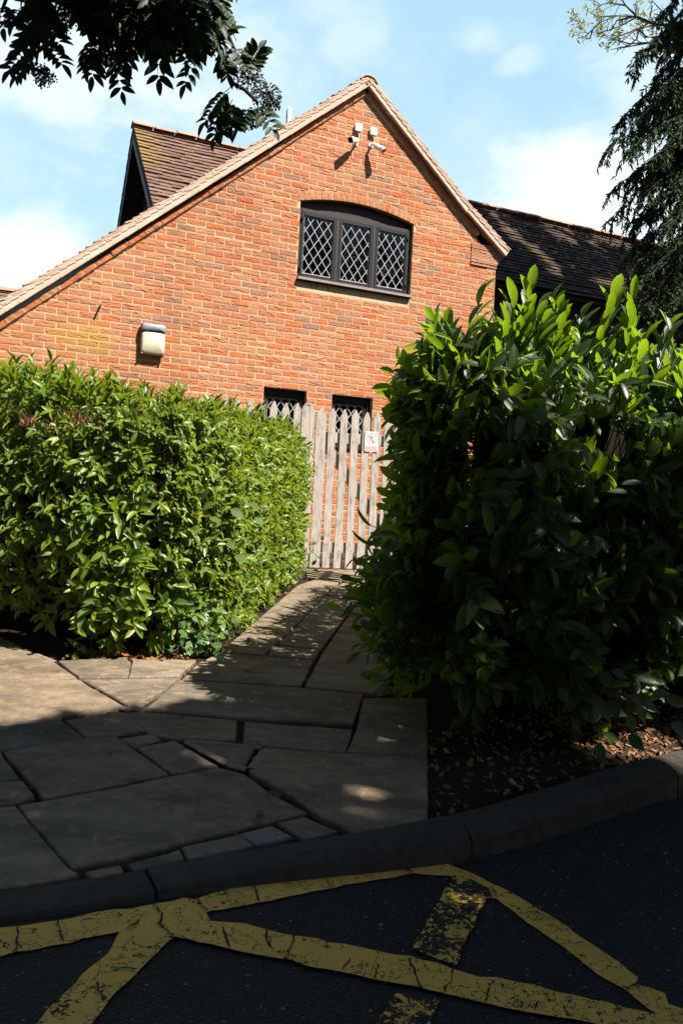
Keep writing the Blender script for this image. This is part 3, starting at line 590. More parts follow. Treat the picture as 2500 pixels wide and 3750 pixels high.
def build_wall(par):
    mb=MB(); mo=MB(); pl=MB()
    for c in range(-34,45):
        v=-c*.075; v0=v-.0325; v1=v+.0325
        if v1>2.52 or v<-3.42: continue
        dark=v<-3.11
        a=max(uL(v-.0325),uL(v+.0325)-.09); b=min(uR(v-.0325),uR(v+.0325)+.09)
        iv=[(a,b)]
        for o0,o1 in openings(v):
            nv=[]
            for p,q in iv:
                if o0>p: nv.append((p,min(q,o0)))
                if o1<q: nv.append((max(p,o1),q))
            iv=[k for k in nv if k[1]-k[0]>.01]
        for p,q in iv:
            # mortar behind
            l0=max(uL(v-.0375),p if p>a+1e-6 else -9); l1=max(uL(v+.0375),p if p>a+1e-6 else -9); r0=min(uR(v-.0375),q if q<b-1e-6 else 9); r1=min(uR(v+.0375),q if q<b-1e-6 else 9)
            if r1>l1 or r0>l0: mo.poly([(l0,-.0012,v-.0375),(r0,-.0012,v-.0375),(max(r1,l1),-.0012,v+.0375),(l1,-.0012,v+.0375)],[(0,1,2,3)],.5)
            st=0 if c%2==0 else .1125
            k=math.floor((p-st)/.225); 
            while st+k*.225<q:
                u0=max(p+(.0 if p>a+1e-6 else .003),st+k*.225+.005+random.gauss(0,.0012)); u1=min(q-(.0 if q<b-1e-6 else .003),st+(k+1)*.225-.005+random.gauss(0,.0012))
                k+=1
                if u1-u0<.02: continue
                r=random.random(); fine=v>-2.0 or (-.7<u0<1.6)
                if dark: brick_faces(pl,u0,u1,v0,v1,r,5,3,.3,-.012)
                else: brick_faces(mb,u0+.0002,u1-.0002,v0+random.gauss(0,.0012)+.0002,v1+random.gauss(0,.0012)-.0002,r,15 if fine else 4,6 if fine else 3,1.3 if fine else .3,-.0050)
    # header course under the sill
    u=.016
    while u<1.55:
        brick_faces(mb,u,u+.062+random.gauss(0,.003),.043,.139,.45+random.random()*.38,5,5,.3); u+=.0757
    mo.poly([(.012,-.0012,.0375),(1.568,-.0012,.0375),(1.568,-.0012,.1425),(.012,-.0012,.1425)],[(0,1,2,3)],.5)
    # segmental arch of bricks on end
    cx,cz,Ra=ARC; t0=math.asin((-.022-cx)/Ra); t1=math.asin((1.612-cx)/Ra); n=21
    for i in range(n):
        a=t0+(t1-t0)*(i+.06)/n; b=t0+(t1-t0)*(i+.94)/n; g=random.gauss(0,.003)
        q=[]; nn=4; r=random.random()*.7
        for j in range(5):
            rr=Ra+(.104+g)*j/4
            for k in range(4):
                t=a+(b-a)*k/3; e=(j in(0,4) or k in(0,3)); q.append((cx+rr*math.sin(t)+random.gauss(0,.0008),-.005+(.002 if e else 0)+random.gauss(0,.0012),cz+rr*math.cos(t)))
        fs=[(j*4+k,j*4+k+1,(j+1)*4+k+1,(j+1)*4+k) for j in range(4) for k in range(3)]
        ring=[0,1,2,3,7,11,15,19,18,17,16,12,8,4]; bb=len(q); q+=[(q[s][0],.02 if s>3 else .10,q[s][2]) for s in ring]; m=len(ring)
        fs+=[(ring[s],bb+s,bb+(s+1)%m,ring[(s+1)%m]) for s in range(m)]
        mb.poly(q,fs,r)
    vs=[]
    for i in range(25):
        t=t0+(t1-t0)*i/24
        for rr in (Ra,Ra+.150): vs.append((cx+rr*math.sin(t),.0004,cz+rr*math.cos(t)))
    mo.poly(vs,[(2*i,2*i+2,2*i+3,2*i+1) for i in range(24)],.5)
    # window reveals
    for u0,u1,v0,v1 in ((.012,1.576,.148,1.1),(-.335,.22,-1.8,-1.16),(.555,1.119,-1.8,-1.16)):
        for s in ([(u0,.0066,v0),(u0,.13,v0),(u0,.13,v1),(u0,.0066,v1)],[(u1,.0066,v0),(u1,.13,v0),(u1,.13,v1),(u1,.0066,v1)]): mo.poly(s,[(0,1,2,3)],.5)
        if v0<0: mo.poly([(u0,.0066,v1),(u1,.0066,v1),(u1,.13,v1),(u0,.13,v1)],[(0,1,2,3)],.5)
    # sloping brick creasing under the verge
    def crease(ax,az,bx,bz,side):
        d=Vector((bx-ax,0,bz-az)); L=d.length; d.normalize(); nrm=Vector((-d.z,0,d.x)); 
        if nrm.z<0: nrm=-nrm
        s=0
        while s<L-.02:
            w=min(.217,L-s); a=Vector((ax,0,az))+d*s
            o=random.gauss(0,.0025); pr=.03+random.gauss(0,.003)
            vs=[];k=7
            for i in range(k):
                p=a+d*(w*i/(k-1))
                for hh,yy in ((.004,.02),(.004,-pr),(.058,-pr-.004),(.058,.02)): q=p+nrm*(hh+o+random.gauss(0,.0015)); vs.append((q.x,yy+random.gauss(0,.0022),q.z))
            fs=[(i*4+j,i*4+j+1,(i+1)*4+j+1,(i+1)*4+j) for i in range(k-1) for j in range(3)]+[(0,1,2,3),tuple((k-1)*4+j for j in(3,2,1,0))]
            mb.poly(vs,fs,random.choice([.3,.5,.55,.68,.75])+random.random()*.05); 
            e=a+d*(w+.005); mo.poly([e+nrm*.006+d*-.006+Vector((0,-.027,0)),e+nrm*.006+d*.006+Vector((0,-.027,0)),e+nrm*.055+d*.006+Vector((0,-.029,0)),e+nrm*.055-d*.006+Vector((0,-.029,0))],[(0,1,2,3)],.5)
            s+=.227
        # mortar fillet below
        A=Vector((ax,0,az)); B=A+d*L
        mo.poly([A-nrm*.012+Vector((0,-.003,0)),B-nrm*.012+Vector((0,-.003,0)),B+nrm*.006+Vector((0,-.02,0)),A+nrm*.006+Vector((0,-.02,0))],[(0,1,2,3)],.5)
    crease(.804,2.545,-4.3,2.545-.8416*5.104,-1); crease(.804,2.545,1.912,1.596,1); crease(1.912,1.594,2.52,1.594-.79*.608,1)
    w=mb.build('wall',M['brick'],par,False,False); m_=mo.build('mortar_joints',M['mortar'],w,False,False); pl.build('plinth',M['plinth'],par,False,False)
    # rest of the brick walls (sides, rear wing)
    s=MB()
    def slab(pts,d): 
        n=len(pts); P=[Vector(p) for p in pts]; d=Vector(d); s.poly(P+[p+d for p in P],[tuple(range(n)),tuple(range(2*n-1,n-1,-1))]+[(i,i+n,(i+1)%n+n,(i+1)%n) for i in range(n)],.5)
    slab([(2.858,.02,-3.5),(2.858,1.75,-3.5),(2.858,1.75,.85),(2.858,.02,.85)],(-.2,0,0))
    slab([(2.66,1.752,-3.5),(10,1.752,-3.5),(10,1.752,1.35),(2.66,1.752,1.35)],(0,.2,0))
    slab([(-4.24,.02,-3.5),(-4.24,3.4,-3.5),(-4.24,3.4,-1.6),(-4.24,.02,-1.6)],(.2,0,0))
    slab([(-1.12,1.76,-1),(-1.12,4.4,-1),(-1.12,4.4,.9),(-1.12,1.76,.9)],(.2,0,0))
    s.build('side_wall',M['brick2'],par,False); wb=MB(); wb.box((6.35,1.74,-1.05),(6.9,.02,4.8)); wb.build('wing_shade_sheet',M['boards'],par)  # dark sheet over the wing's brickwork, standing in for its shade
def tiles(mb,O,A,S,Nn,L,H,gauge=.1,w=.165,ln=.265,th=.015,jit=.004,lo=0,first=0,rnd=None,sag=None):
    O,A,S,Nn=[Vector(x) for x in (O,A,S,Nn)]
    k=0
    while k*gauge<H-.02:
        off=(w/2 if k%2 else 0)+first; a=-off
        while a<L-.01:
            a0=max(0,a+.0004); a1=min(L,a+w-.0004); a+=w
            if a1-a0<.02: continue
            s0=k*gauge+random.gauss(0,jit*.6); s1=min(s0+ln,H+.02); n0=.050+.010*noise.noise(Vector((a*1.3+O.x,k*3.7,O.z)))+random.gauss(0,jit*.55); n1=.002; tw=random.gauss(0,jit*.35)
            pts=[]
            cam=.002
            for s_,n_ in ((s0,n0),(s1,n1)):
                for q,(aa,e) in enumerate(((a0,0),((a0+a1)/2,cam),(a1,0))):
                    for t in (0,th): pts.append(O+A*aa+S*s_+Nn*(n_+t+e+(tw if q==2 else 0)+(sag(O+A*aa+S*s_) if sag else 0)))
            f=[(0,2,3,1),(2,4,5,3),(1,3,9,7),(3,5,11,9),(0,1,7,6),(5,4,10,11)]
            mb.poly(pts,f,random.random() if rnd is None else rnd())
        k+=1
def ridge(mb,a,b,up=(0,0,1),r=.11,step=.32,n=7,sl=.85):
    a=Vector(a);b=Vector(b);d=(b-a);L=d.length;d.normalize();up=Vector(up);x=d.cross(up).normalized();k=int(L/step)
    for i in range(k+1):
        p=a+d*min(i*step,L); q=a+d*min((i+1)*step-.012,L)
        if (q-p).length<.03: continue
        vs=[];o=random.gauss(0,.004)
        for e in (p,(p+q)/2,q):
            for j in range(n+1):
                t=math.pi*(.08+.84*j/n)
                for rr in (r,r-.016): vs.append(e+x*math.cos(t)*rr*1.12+up*(math.sin(t)*rr*sl-r*.55+o))
        m=2*(n+1); fs=[]
        for s_ in range(2):
            for j in range(n): fs+=[(s_*m+2*j,s_*m+2*j+2,(s_+1)*m+2*j+2,(s_+1)*m+2*j),(s_*m+2*j+1,(s_+1)*m+2*j+1,(s_+1)*m+2*j+3,s_*m+2*j+3)]
        for s_ in (0,2*m): fs+=[(s_+2*j,s_+2*j+1,s_+2*j+3,s_+2*j+2) for j in range(n)]
        mb.poly(vs,fs)
def build_roofs(par):
    # front gable: long catslide to the left, short slope with a kick to the right
    pl=.8416; aL=math.atan(.828); pr=.835; aR=math.atan(pr)
    mb=MB(); V=MB(); B=MB()
    HT=.165                                       # deck above the brick line, vertical
    topv=2.545+HT
    def slope(sign,apex,ang,H,y0,L,first):
        Sd=Vector((-sign*math.cos(ang),0,math.sin(ang))); Nn=Vector((sign*math.sin(ang),0,math.cos(ang)))
        O=Vector(apex)-Sd*H
        O.y=y0; tiles(mb,O,(0,1,0),Sd,Nn,L,H,first=first)
        # verge: pale end tiles, bedding mortar and undercloak standing 8 cm off the wall
        O2=Vector((O.x,-.085,O.z)); tiles(V,O2,(0,1,0),Sd,Nn,.165,H,w=.165,jit=.006,rnd=lambda:random.random())
        k=0
        while k*.1<H-.05:
            for lay in range(2):
                p=O2+Sd*(k*.1+lay*.05+random.uniform(-.01,.01))+Nn*(-.004-lay*.0); q=p+Sd*min(.19,H-k*.1); c=(p+q)/2+Vector((0,.06,0))+Nn*(.012+lay*.012)
                B.bar(p+Vector((0,.062+random.uniform(-.006,.004),0))+Nn*(.026+lay*.012),q+Vector((0,.062,0))+Nn*(.0+lay*.016),.125,.014,Nn,random.random(),lay)
            k+=1
        B.bar(O2+Vector((0,.066,0))+Nn*-.015,O2+Vector((0,.066,0))+Nn*-.015+Sd*(H+.01),.118,.074,Nn,.5,0)
        k=0
        while k*.17<H-.02:                        # undercloak tiles
            p=O2+Sd*k*.17; q=O2+Sd*(min(k*.17+.166,H)); B.bar(p+Vector((0,.075+random.uniform(-.004,.004),0))-Nn*(.058+random.uniform(0,.003)),q+Vector((0,.075,0))-Nn*.058,.158,.013,Nn,random.random(),1); k+=1
    slope(-1,(.804,0,topv),aL,6.45,.08,3.25,.05)
    # right slope, upper part and the flatter foot
    slope(1,(.804,0,topv),aR,2.02,.08,3.1,.05)
    bx=.804+2.0*math.cos(aR); bz=topv-2.0*math.sin(aR); a2=math.atan(.72)
    slope(1,(bx+.01,0,bz+.004),a2,.80,.08,1.9,.02)
    # bare battens/felt below the tiles so the roof is solid
    D=MB()
    def deck(p,q,y0,y1,t=.05):
        p=Vector(p);q=Vector(q); D.poly([(p.x,y0,p.z),(q.x,y0,q.z),(q.x,y1,q.z),(p.x,y1,p.z),(p.x,y0,p.z-t),(q.x,y0,q.z-t),(q.x,y1,q.z-t),(p.x,y1,p.z-t)],[(0,1,2,3),(4,7,6,5),(0,4,5,1),(1,5,6,2),(2,6,7,3),(3,7,4,0)],.5)
    deck((.804,0,topv-.02),(-4.2,0,topv-.02-.828*5.0),.03,3.3); deck((.804,0,topv-.02),(2.9,0,topv-.02-2.1*.82),.03,3.3)
    r=mb.build('roof',M['tile'],par,False,False); V.build('verge',M['tile_pale'],par,False,False); B.build('verge_bedding',[M['bed'],M['tile_pale']],par,False,False); D.build('roof_deck',M['black'],par,False)
    rd=MB(); ridge(rd,(.80,-.10,topv+.02),(.80,3.0,topv+.02)); rd.build('ridge_tile_row',M['tile_pale'],par,False,False)
    # kneeler of stacked tiles at the right-hand eaves
    k=MB(); z=.735; i=0
    while z<1.02:
        w=.0 if i<3 else min(.10,(i-2)*.016); ur=2.868+w; ul=2.455
        n=random.choice([2,3]); cuts=sorted([ul]+[random.uniform(ul+.08,ur-.08) for _ in range(n-1)]+[ur])
        for a,b in zip(cuts,cuts[1:]):
            if b-a<.02: continue
            k.box(((a+b)/2,.017+random.uniform(-.007,.006),z+.008),(b-a-.005,.07,.0135),None)
        z+=.0198; i+=1
    kn=k.build('kneeler',M['kneel'],par,False); km=MB(); km.box((2.67,.024,.875),(.40,.05,.28)); km.build('mortar_joints',M['mortar'],kn)
    # big roof behind, ridge parallel to the front
    yr,vr,uA=3.0,2.77,-1.43; af=R(45.8); ab=R(54.7); Hf=2.45
    Sd=Vector((0,math.cos(af),math.sin(af))); Nn=Vector((0,-math.sin(af),math.cos(af)))
    sag=lambda p:.018*noise.noise(Vector((p.x*.8,p.z*.9,1)))
    O=Vector((uA,yr,vr-.05))-Sd*Hf; b=MB(); tiles(b,O,(1,0,0),Sd,Nn,3.4,Hf,jit=.006,sag=sag); b.build('rear_roof',M['tile'],par,False,False)
    b=MB(); O2=O+Vector((3.4,0,0)); tiles(b,O2,(1,0,0),Sd,Nn,9.6,Hf,jit=.006,sag=sag); b.build('rear_roof',M['tile_shaded'],par,False,False)
    Sb=Vector((0,-math.cos(ab),math.sin(ab))); Nb=Vector((0,math.sin(ab),math.cos(ab))); Hb=2.6; Ob=Vector((uA,yr,vr-.05))-Sb*Hb
    b=MB(); tiles(b,Ob,(1,0,0),Sb,Nb,13.0,Hb,.2,.33,.4); b.build('rear_roof',M['tile_shaded'],par,False,False)
    D=MB()
    for S_,N_,H_,y in ((Sd,Nn,Hf,1),(Sb,Nb,Hb,-1)):
        p=Vector((uA,yr,vr-.06)); q=p-S_*H_
        D.poly([p,p+Vector((13,0,0)),q+Vector((13,0,0)),q]+[x-N_*.04 for x in (p,p+Vector((13,0,0)),q+Vector((13,0,0)),q)],[(0,1,2,3),(7,6,5,4),(0,3,7,4),(1,5,6,2),(3,2,6,7),(0,4,5,1)],.5)
    D.build('roof_deck',M['boards'],par,False)
    rd=MB(); ridge(rd,(uA-.01,yr,vr+.03),(uA+13,yr,vr+.03),r=.1,sl=.8); rd.build('ridge_tile_row',M['ridge'],par,False,False)
    # its left-hand gable: barge boards, weatherboarding, dark soffit
    g=MB(); ug=uA+.30
    zb=vr-.06
    for i in range(24):
        z0=zb-2.2+i*.105
        if z0>zb-.1: break
        h=zb-.08-z0; yl=yr-h/math.tan(af); yh=yr+h/math.tan(ab)
        if yh-yl<.05: continue
        g.poly([(ug,yl,z0),(ug-.028,yl,z0),(ug-.004,yl+.08,z0+.115),(ug,yh,z0),(ug-.028,yh,z0),(ug-.004,yh-.08,z0+.115)],[(1,4,5,2),(0,3,4,1),(0,1,2),(3,5,4)],random.random())
    g.build('gable_boarding',M['boards'],par,False)
    v=MB()
    for S_,N_,H_ in ((Sd,Nn,Hf),(Sb,Nb,Hb)):
        p=Vector((uA+.02,yr,vr-.10)); v.bar(p-N_*.03,p-S_*H_-N_*.03,.03,.13,N_)
        p=Vector((uA+.28,yr,vr-.12)); v.bar(p-N_*.05,p-S_*H_-N_*.05,.05,.1,N_)
    v.build('barge_board',M['black'],par)
    s=MB(); s.box((5.9,1.5,1.02),(8.0,.44,.03)); s.build('eaves_board',M['black'],par)
    # low roof glimpsed at the far left
    al=R(42); S2=Vector((0,math.cos(al),math.sin(al))); N2=Vector((0,-math.sin(al),math.cos(al))); O3=Vector((-7.5,4.0,.34))-S2*2.2
    b=MB(); tiles(b,O3,(1,0,0),S2,N2,4.75,2.2,jit=.009); o=b.build('rear_roof',M['tile'],par,False,False)
    rd=MB(); ridge(rd,(-7.5,4.0,.38),(-2.72,4.0,.38),r=.1,step=.4); rd.build('ridge_tile_row',M['ridge'],par,False,False)
    d=MB(); d.poly([(-7.5,4.02,.3),(-2.78,4.02,.3),(-2.78,5.6,-1.1),(-7.5,5.6,-1.1),(-2.78,2.4,-1.15),(-7.5,2.4,-1.15)],[(0,1,2,3),(0,5,4,1),(1,4,2),(0,3,5),(3,2,4,5)],.5); d.build('roof_deck',M['boards'],par,False)
    f=MB(); fx=1.075
    f.tube([(fx,3.35,2.5),(fx,3.35,3.60)],.040,12); f.tube([(fx,3.35,3.60),(fx,3.35,3.70)],.043,12); f.tube([(fx,3.35,3.70),(fx,3.35,3.735)],[.040,.034],12); f.tube([(fx,3.35,3.735),(fx,3.35,3.765)],[.030,.024],12)
    for j in range(6): a=j*1.047; f.box((fx+.033*math.cos(a),3.35+.033*math.sin(a),3.745),(.012,.012,.03))
    f.build('flue_pipe',M['flue'],par,False)
def lattice(mb,u0,u1,v0,v1,y,pu=.117,pv=.17,w=.0072,t=.006,ph=(0,0)):
    k=pv/pu; 
    for sg in (1,-1):
        c0=-6
        for i in range(-30,60):
            # line v = v0 + sg*k*(u-u0) + i*pv/1
            c=v0+ph[1]+i*pv-sg*k*(ph[0])
            pts=[]
            for u in (u0,u1):
                v=c+sg*k*(u-u0)
                if v0-1e-9<=v<=v1+1e-9: pts.append((u,v))
            for v in (v0,v1):
                u=u0+(v-c)/(sg*k)
                if u0<u<u1: pts.append((u,v))
            if len(pts)>=2:
                a=min(pts);b=max(pts)
                if (Vector(b)-Vector(a)).length>.01: mb.bar((a[0],y-(.0008 if sg>0 else 0),a[1]),(b[0],y-(.0008 if sg>0 else 0),b[1]),w*random.uniform(.9,1.1),t,(0,1,0))
def build_windows(par):
    # big upper window, three lights under the arch
    w=MB(); y=.06; u0,u1,v0,v1=.014,1.574,.165,1.10
    fr=lambda a,b,c,d,y0,dep: w.box(((a+b)/2,y0+dep/2,(c+d)/2),(b-a,dep,d-c),None,None,0,.004)
    fr(u0,u0+.045,v0+.02,1.08,.05,.08); fr(u1-.045,u1,v0+.02,1.08,.05,.08)
    hd=.985
    fr(u0+.045,u1-.045,hd,hd+.05,.044,.08); fr(u0+.045,u1-.045,v0+.02,v0+.055,.034,.085)
    L=[]; bays=3; mw=.05; bw=(u1-u0-.09-2*mw)/3
    for i in range(2):
        a=u0+.045+bw*(i+1)+mw*i; fr(a,a+mw,v0+.055,hd,.042,.08)
    fo=w.build('window',M['brownwood'],par)
    # curved head board
    h=MB(); P=[]
    for i in range(17): u=u0+.001+(u1-u0-.002)*i/16; P.append((u,ARC[1]+math.sqrt((ARC[2]-.002)**2-(u-ARC[0])**2)))
    P+=[(u1-.001,hd+.05),(u0+.001,hd+.05)]
    h.prism(P,lambda a,b,d:(a,.074+d,b),.03); h.build('head_board',M['brownwood'],fo,False)
    sl=MB(); sl.box(((u0+u1)/2-.005,.028,.163),(u1-u0+.005,.16,.036),None,None,0,.006); sl.build('sill',M['black'],fo)
    st=MB(); st.box(((u0+u1)/2-.004,-.0535,.170),(u1-u0+.004,.006,.026)); st.box(((u0+u1)/2,-.012,.184),(u1-u0-.01,.082,.006)); st.build('sill_board',M['silltop'],fo)
    for i in range(3):
        a=u0+.045+(bw+mw)*i; b=a+bw; c=MB(); cw=.034
        for q in ((a,a+cw,v0+.055,hd),(b-cw,b,v0+.055,hd),(a+cw,b-cw,hd-cw,hd),(a+cw,b-cw,v0+.055,v0+.055+cw)): c.box(((q[0]+q[1])/2,.062,(q[2]+q[3])/2),(q[1]-q[0]-.001,.044,q[3]-q[2]-.001),None,None,0,.003)
        cs=c.build('casement',M['black'],fo)
        g0,g1,z0,z1=a+cw,b-cw,v0+.055+cw,hd-cw
        g=MB(); g.poly([(g0,.066,z0),(g1,.066,z0),(g1,.066+random.uniform(-.002,.002),z1),(g0,.066,z1)],[(0,1,2,3)]); g.build('glass',M['glass'],fo,False,False)
        l=MB(); lattice(l,g0,g1,z0,z1,.062,.117,.17,.0072,.006,(.03+i*.04,.02+i*.05))
        for q in ((g0,g0+.008,z0,z1),(g1-.008,g1,z0,z1),(g0,g1,z0,z0+.012),(g0,g1,z1-.008,z1)): l.box(((q[0]+q[1])/2,.0625,(q[2]+q[3])/2),(q[1]-q[0],.009,q[3]-q[2]))
        l.build('lead_lattice',M['lead'],fo)
        if i!=1:
            for zz in (z0+.06,z1-.04): hg=MB(); hg.box((a+.004 if i==0 else b-.004,.03,zz),(.02,.02,.05),None,None,0,.003); hg.build('hinge',M['black'],fo)
    cu=MB()
    def drape(a,b,z0,z1,y):
        n=14; vs=[]
        for i in range(n+1):
            u=a+(b-a)*i/n; d=.02*math.sin(i*1.9)
            vs+=[(u,y+d,z0),(u,y+d*1.2,z1)]
        cu.poly(vs,[(2*i,2*i+2,2*i+3,2*i+1) for i in range(n)])
    drape(.06,.16,.2,1.0,.16); cu.build('curtain',M['curtain'],fo,True,False)
    cu=MB(); drape(1.33,1.5,.2,1.0,.2); cu.build('curtain',M['curtain2'],fo,True,False)
    for (a,b) in ((-.333,.218),(.557,1.117)):
        z0,z1=-1.795,-1.162; w=MB()
        for q in ((a,a+.05,z0,z1),(b-.05,b,z0,z1),(a+.05,b-.05,z1-.075,z1),(a+.05,b-.05,z0,z0+.06)): w.box(((q[0]+q[1])/2,.10,(q[2]+q[3])/2),(q[1]-q[0],.07,q[3]-q[2]),None,None,0,.004)
        fo=w.build('window',M['black'],par); c=MB(); cw=.03; ia,ib,iz0,iz1=a+.05,b-.05,z0+.06,z1-.075
        for q in ((ia,ia+cw,iz0,iz1),(ib-cw,ib,iz0,iz1),(ia+cw,ib-cw,iz1-cw,iz1),(ia+cw,ib-cw,iz0,iz0+cw)): c.box(((q[0]+q[1])/2,.10,(q[2]+q[3])/2),(q[1]-q[0]-.001,.04,q[3]-q[2]-.001),None,None,0,.003)
        c.build('casement',M['black'],fo)
        g0,g1,h0,h1=ia+cw,ib-cw,iz0+cw,iz1-cw
        g=MB(); g.poly([(g0,.104,h0),(g1,.104,h0),(g1,.104,h1),(g0,.105,h1)],[(0,1,2,3)]); g.build('glass',M['glass'],fo,False,False)
        l=MB(); lattice(l,g0,g1,h0,h1,.099,.107,.15,.0075,.006,(.02,.03))
        for q in ((g0,g0+.008,h0,h1),(g1-.008,g1,h0,h1),(g0,g1,h1-.008,h1)): l.box(((q[0]+q[1])/2,.0995,(q[2]+q[3])/2),(q[1]-q[0],.008,q[3]-q[2]))
        l.build('lead_lattice',M['lead'],fo); s=MB(); s.box(((a+b)/2,.05,z0-.018),(b-a-.004,.16,.034),None,None,0,.004); s.build('sill',M['black'],fo)
    # rooms behind the glass
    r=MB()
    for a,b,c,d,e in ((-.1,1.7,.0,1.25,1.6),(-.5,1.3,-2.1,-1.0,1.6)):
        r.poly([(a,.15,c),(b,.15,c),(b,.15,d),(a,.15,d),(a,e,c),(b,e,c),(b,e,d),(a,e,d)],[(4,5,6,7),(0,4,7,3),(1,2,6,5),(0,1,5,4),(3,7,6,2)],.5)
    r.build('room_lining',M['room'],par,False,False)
# ------------------------------------------------------------------ things fixed to the house front
RZ=Matrix.Rotation(YAW,3,'Z')
def house_pt(u,y,v): return HLOC+RZ@Vector((u,y,v))
def onfront(px,py,dep=0):
    d=RZ.transposed()@(_f+_r*((px-1250)/FPX)+_u*((1875-py)/FPX)); o=RZ.transposed()@(Vector((0,0,CAMZ))-HLOC)
    return o+d*((-dep-o.y)/d.y)
def superring(c,x,z,rx,rz,n=20,e=.45,open_=0):
    out=[]
    for i in range(n):
        a=2*math.pi*i/n; ca,sa=math.cos(a),math.sin(a)
        out.append(c+x*(math.copysign(abs(ca)**e,ca)*rx)+z*(math.copysign(abs(sa)**e,sa)*rz))
    return out
def loft(mb,rings,r=None,cap=True):
    n=len(rings[0]); vs=[p for q in rings for p in q]; k=len(rings)
    fs=[(i*n+j,i*n+(j+1)%n,(i+1)*n+(j+1)%n,(i+1)*n+j) for i in range(k-1) for j in range(n)]
    if cap: fs+=[tuple(range(n-1,-1,-1)),tuple((k-1)*n+j for j in range(n))]
    mb.poly(vs,fs,r)
def build_camera_unit(mount,elbow,lens,label,cable_from):
    o=empty('security_camera',house_pt(*mount),YAW); tag(o,label,'security camera','security cameras under the gable')
    mt=Vector(mount); E=Vector(elbow)-mt; Lz=Vector(lens)-mt
    m=MB(); n=20
    for a,b,r0,r1 in ((0,-.012,.034,.034),(-.012,-.02,.034,.024)): m.tube([(0,a-.001,0),(0,b,0)],[r0,r1],n)
    m.build('mounting_plate',M['white'],o,False)
    b=MB(); b.tube([(0,-.018,0),E*.55+Vector((0,-.012,0)),E],[.014,.013,.014],12); b.ball(E,.019,12,8); b.build('bracket_arm',M['white'],o,True)
    d=(Lz-E); T=d.length; d.normalize(); x=d.cross(Vector((0,0,1))).normalized(); z=x.cross(d)
    s=MB(); prof=[(.012,.014),(.02,.026),(.06,.031),(T-.012,.034),(T,.034)]
    loft(s,[superring(E+d*t,x,z,r,r*.92,24,.62) for t,r in prof])
    bd=s.build('body',M['white'],o,False)
    v=MB(); loft(v,[superring(E+d*(T+.0005),x,z,.0315,.029,24,.62),superring(E+d*(T+.006),x,z,.0305,.028,24,.62)]); v.tube([E+d*(T+.006),E+d*(T+.009)],.014,14); v.build('lens_cover',M['lens'],o)
    h=MB(); loft(h,[superring(E+d*(T-.05)+z*.004,x,z,.0352,.033,24,.62),superring(E+d*(T+.012)+z*.004,x,z,.0356,.0335,24,.62)],None,False)
    # hood covers the top half only: keep faces above the axis
    h2=MB(); vs=h.v; keep=[f for f in h.f if sum((Vector(vs[i])-E).dot(z) for i in f)/4>.002]; h2.poly(vs,keep,.5); h2.build('sun_hood',M['white'],o,False)
    c=MB(); cf=Vector(cable_from)-mt; c.tube([cf,cf*.7+E*.3+Vector((.006,-.02,-.004)),cf*.3+E*.7+Vector((.008,-.018,.006)),E+Vector((0,0,.01))],.0035,6); c.build('cable',M['cable'],o,True)
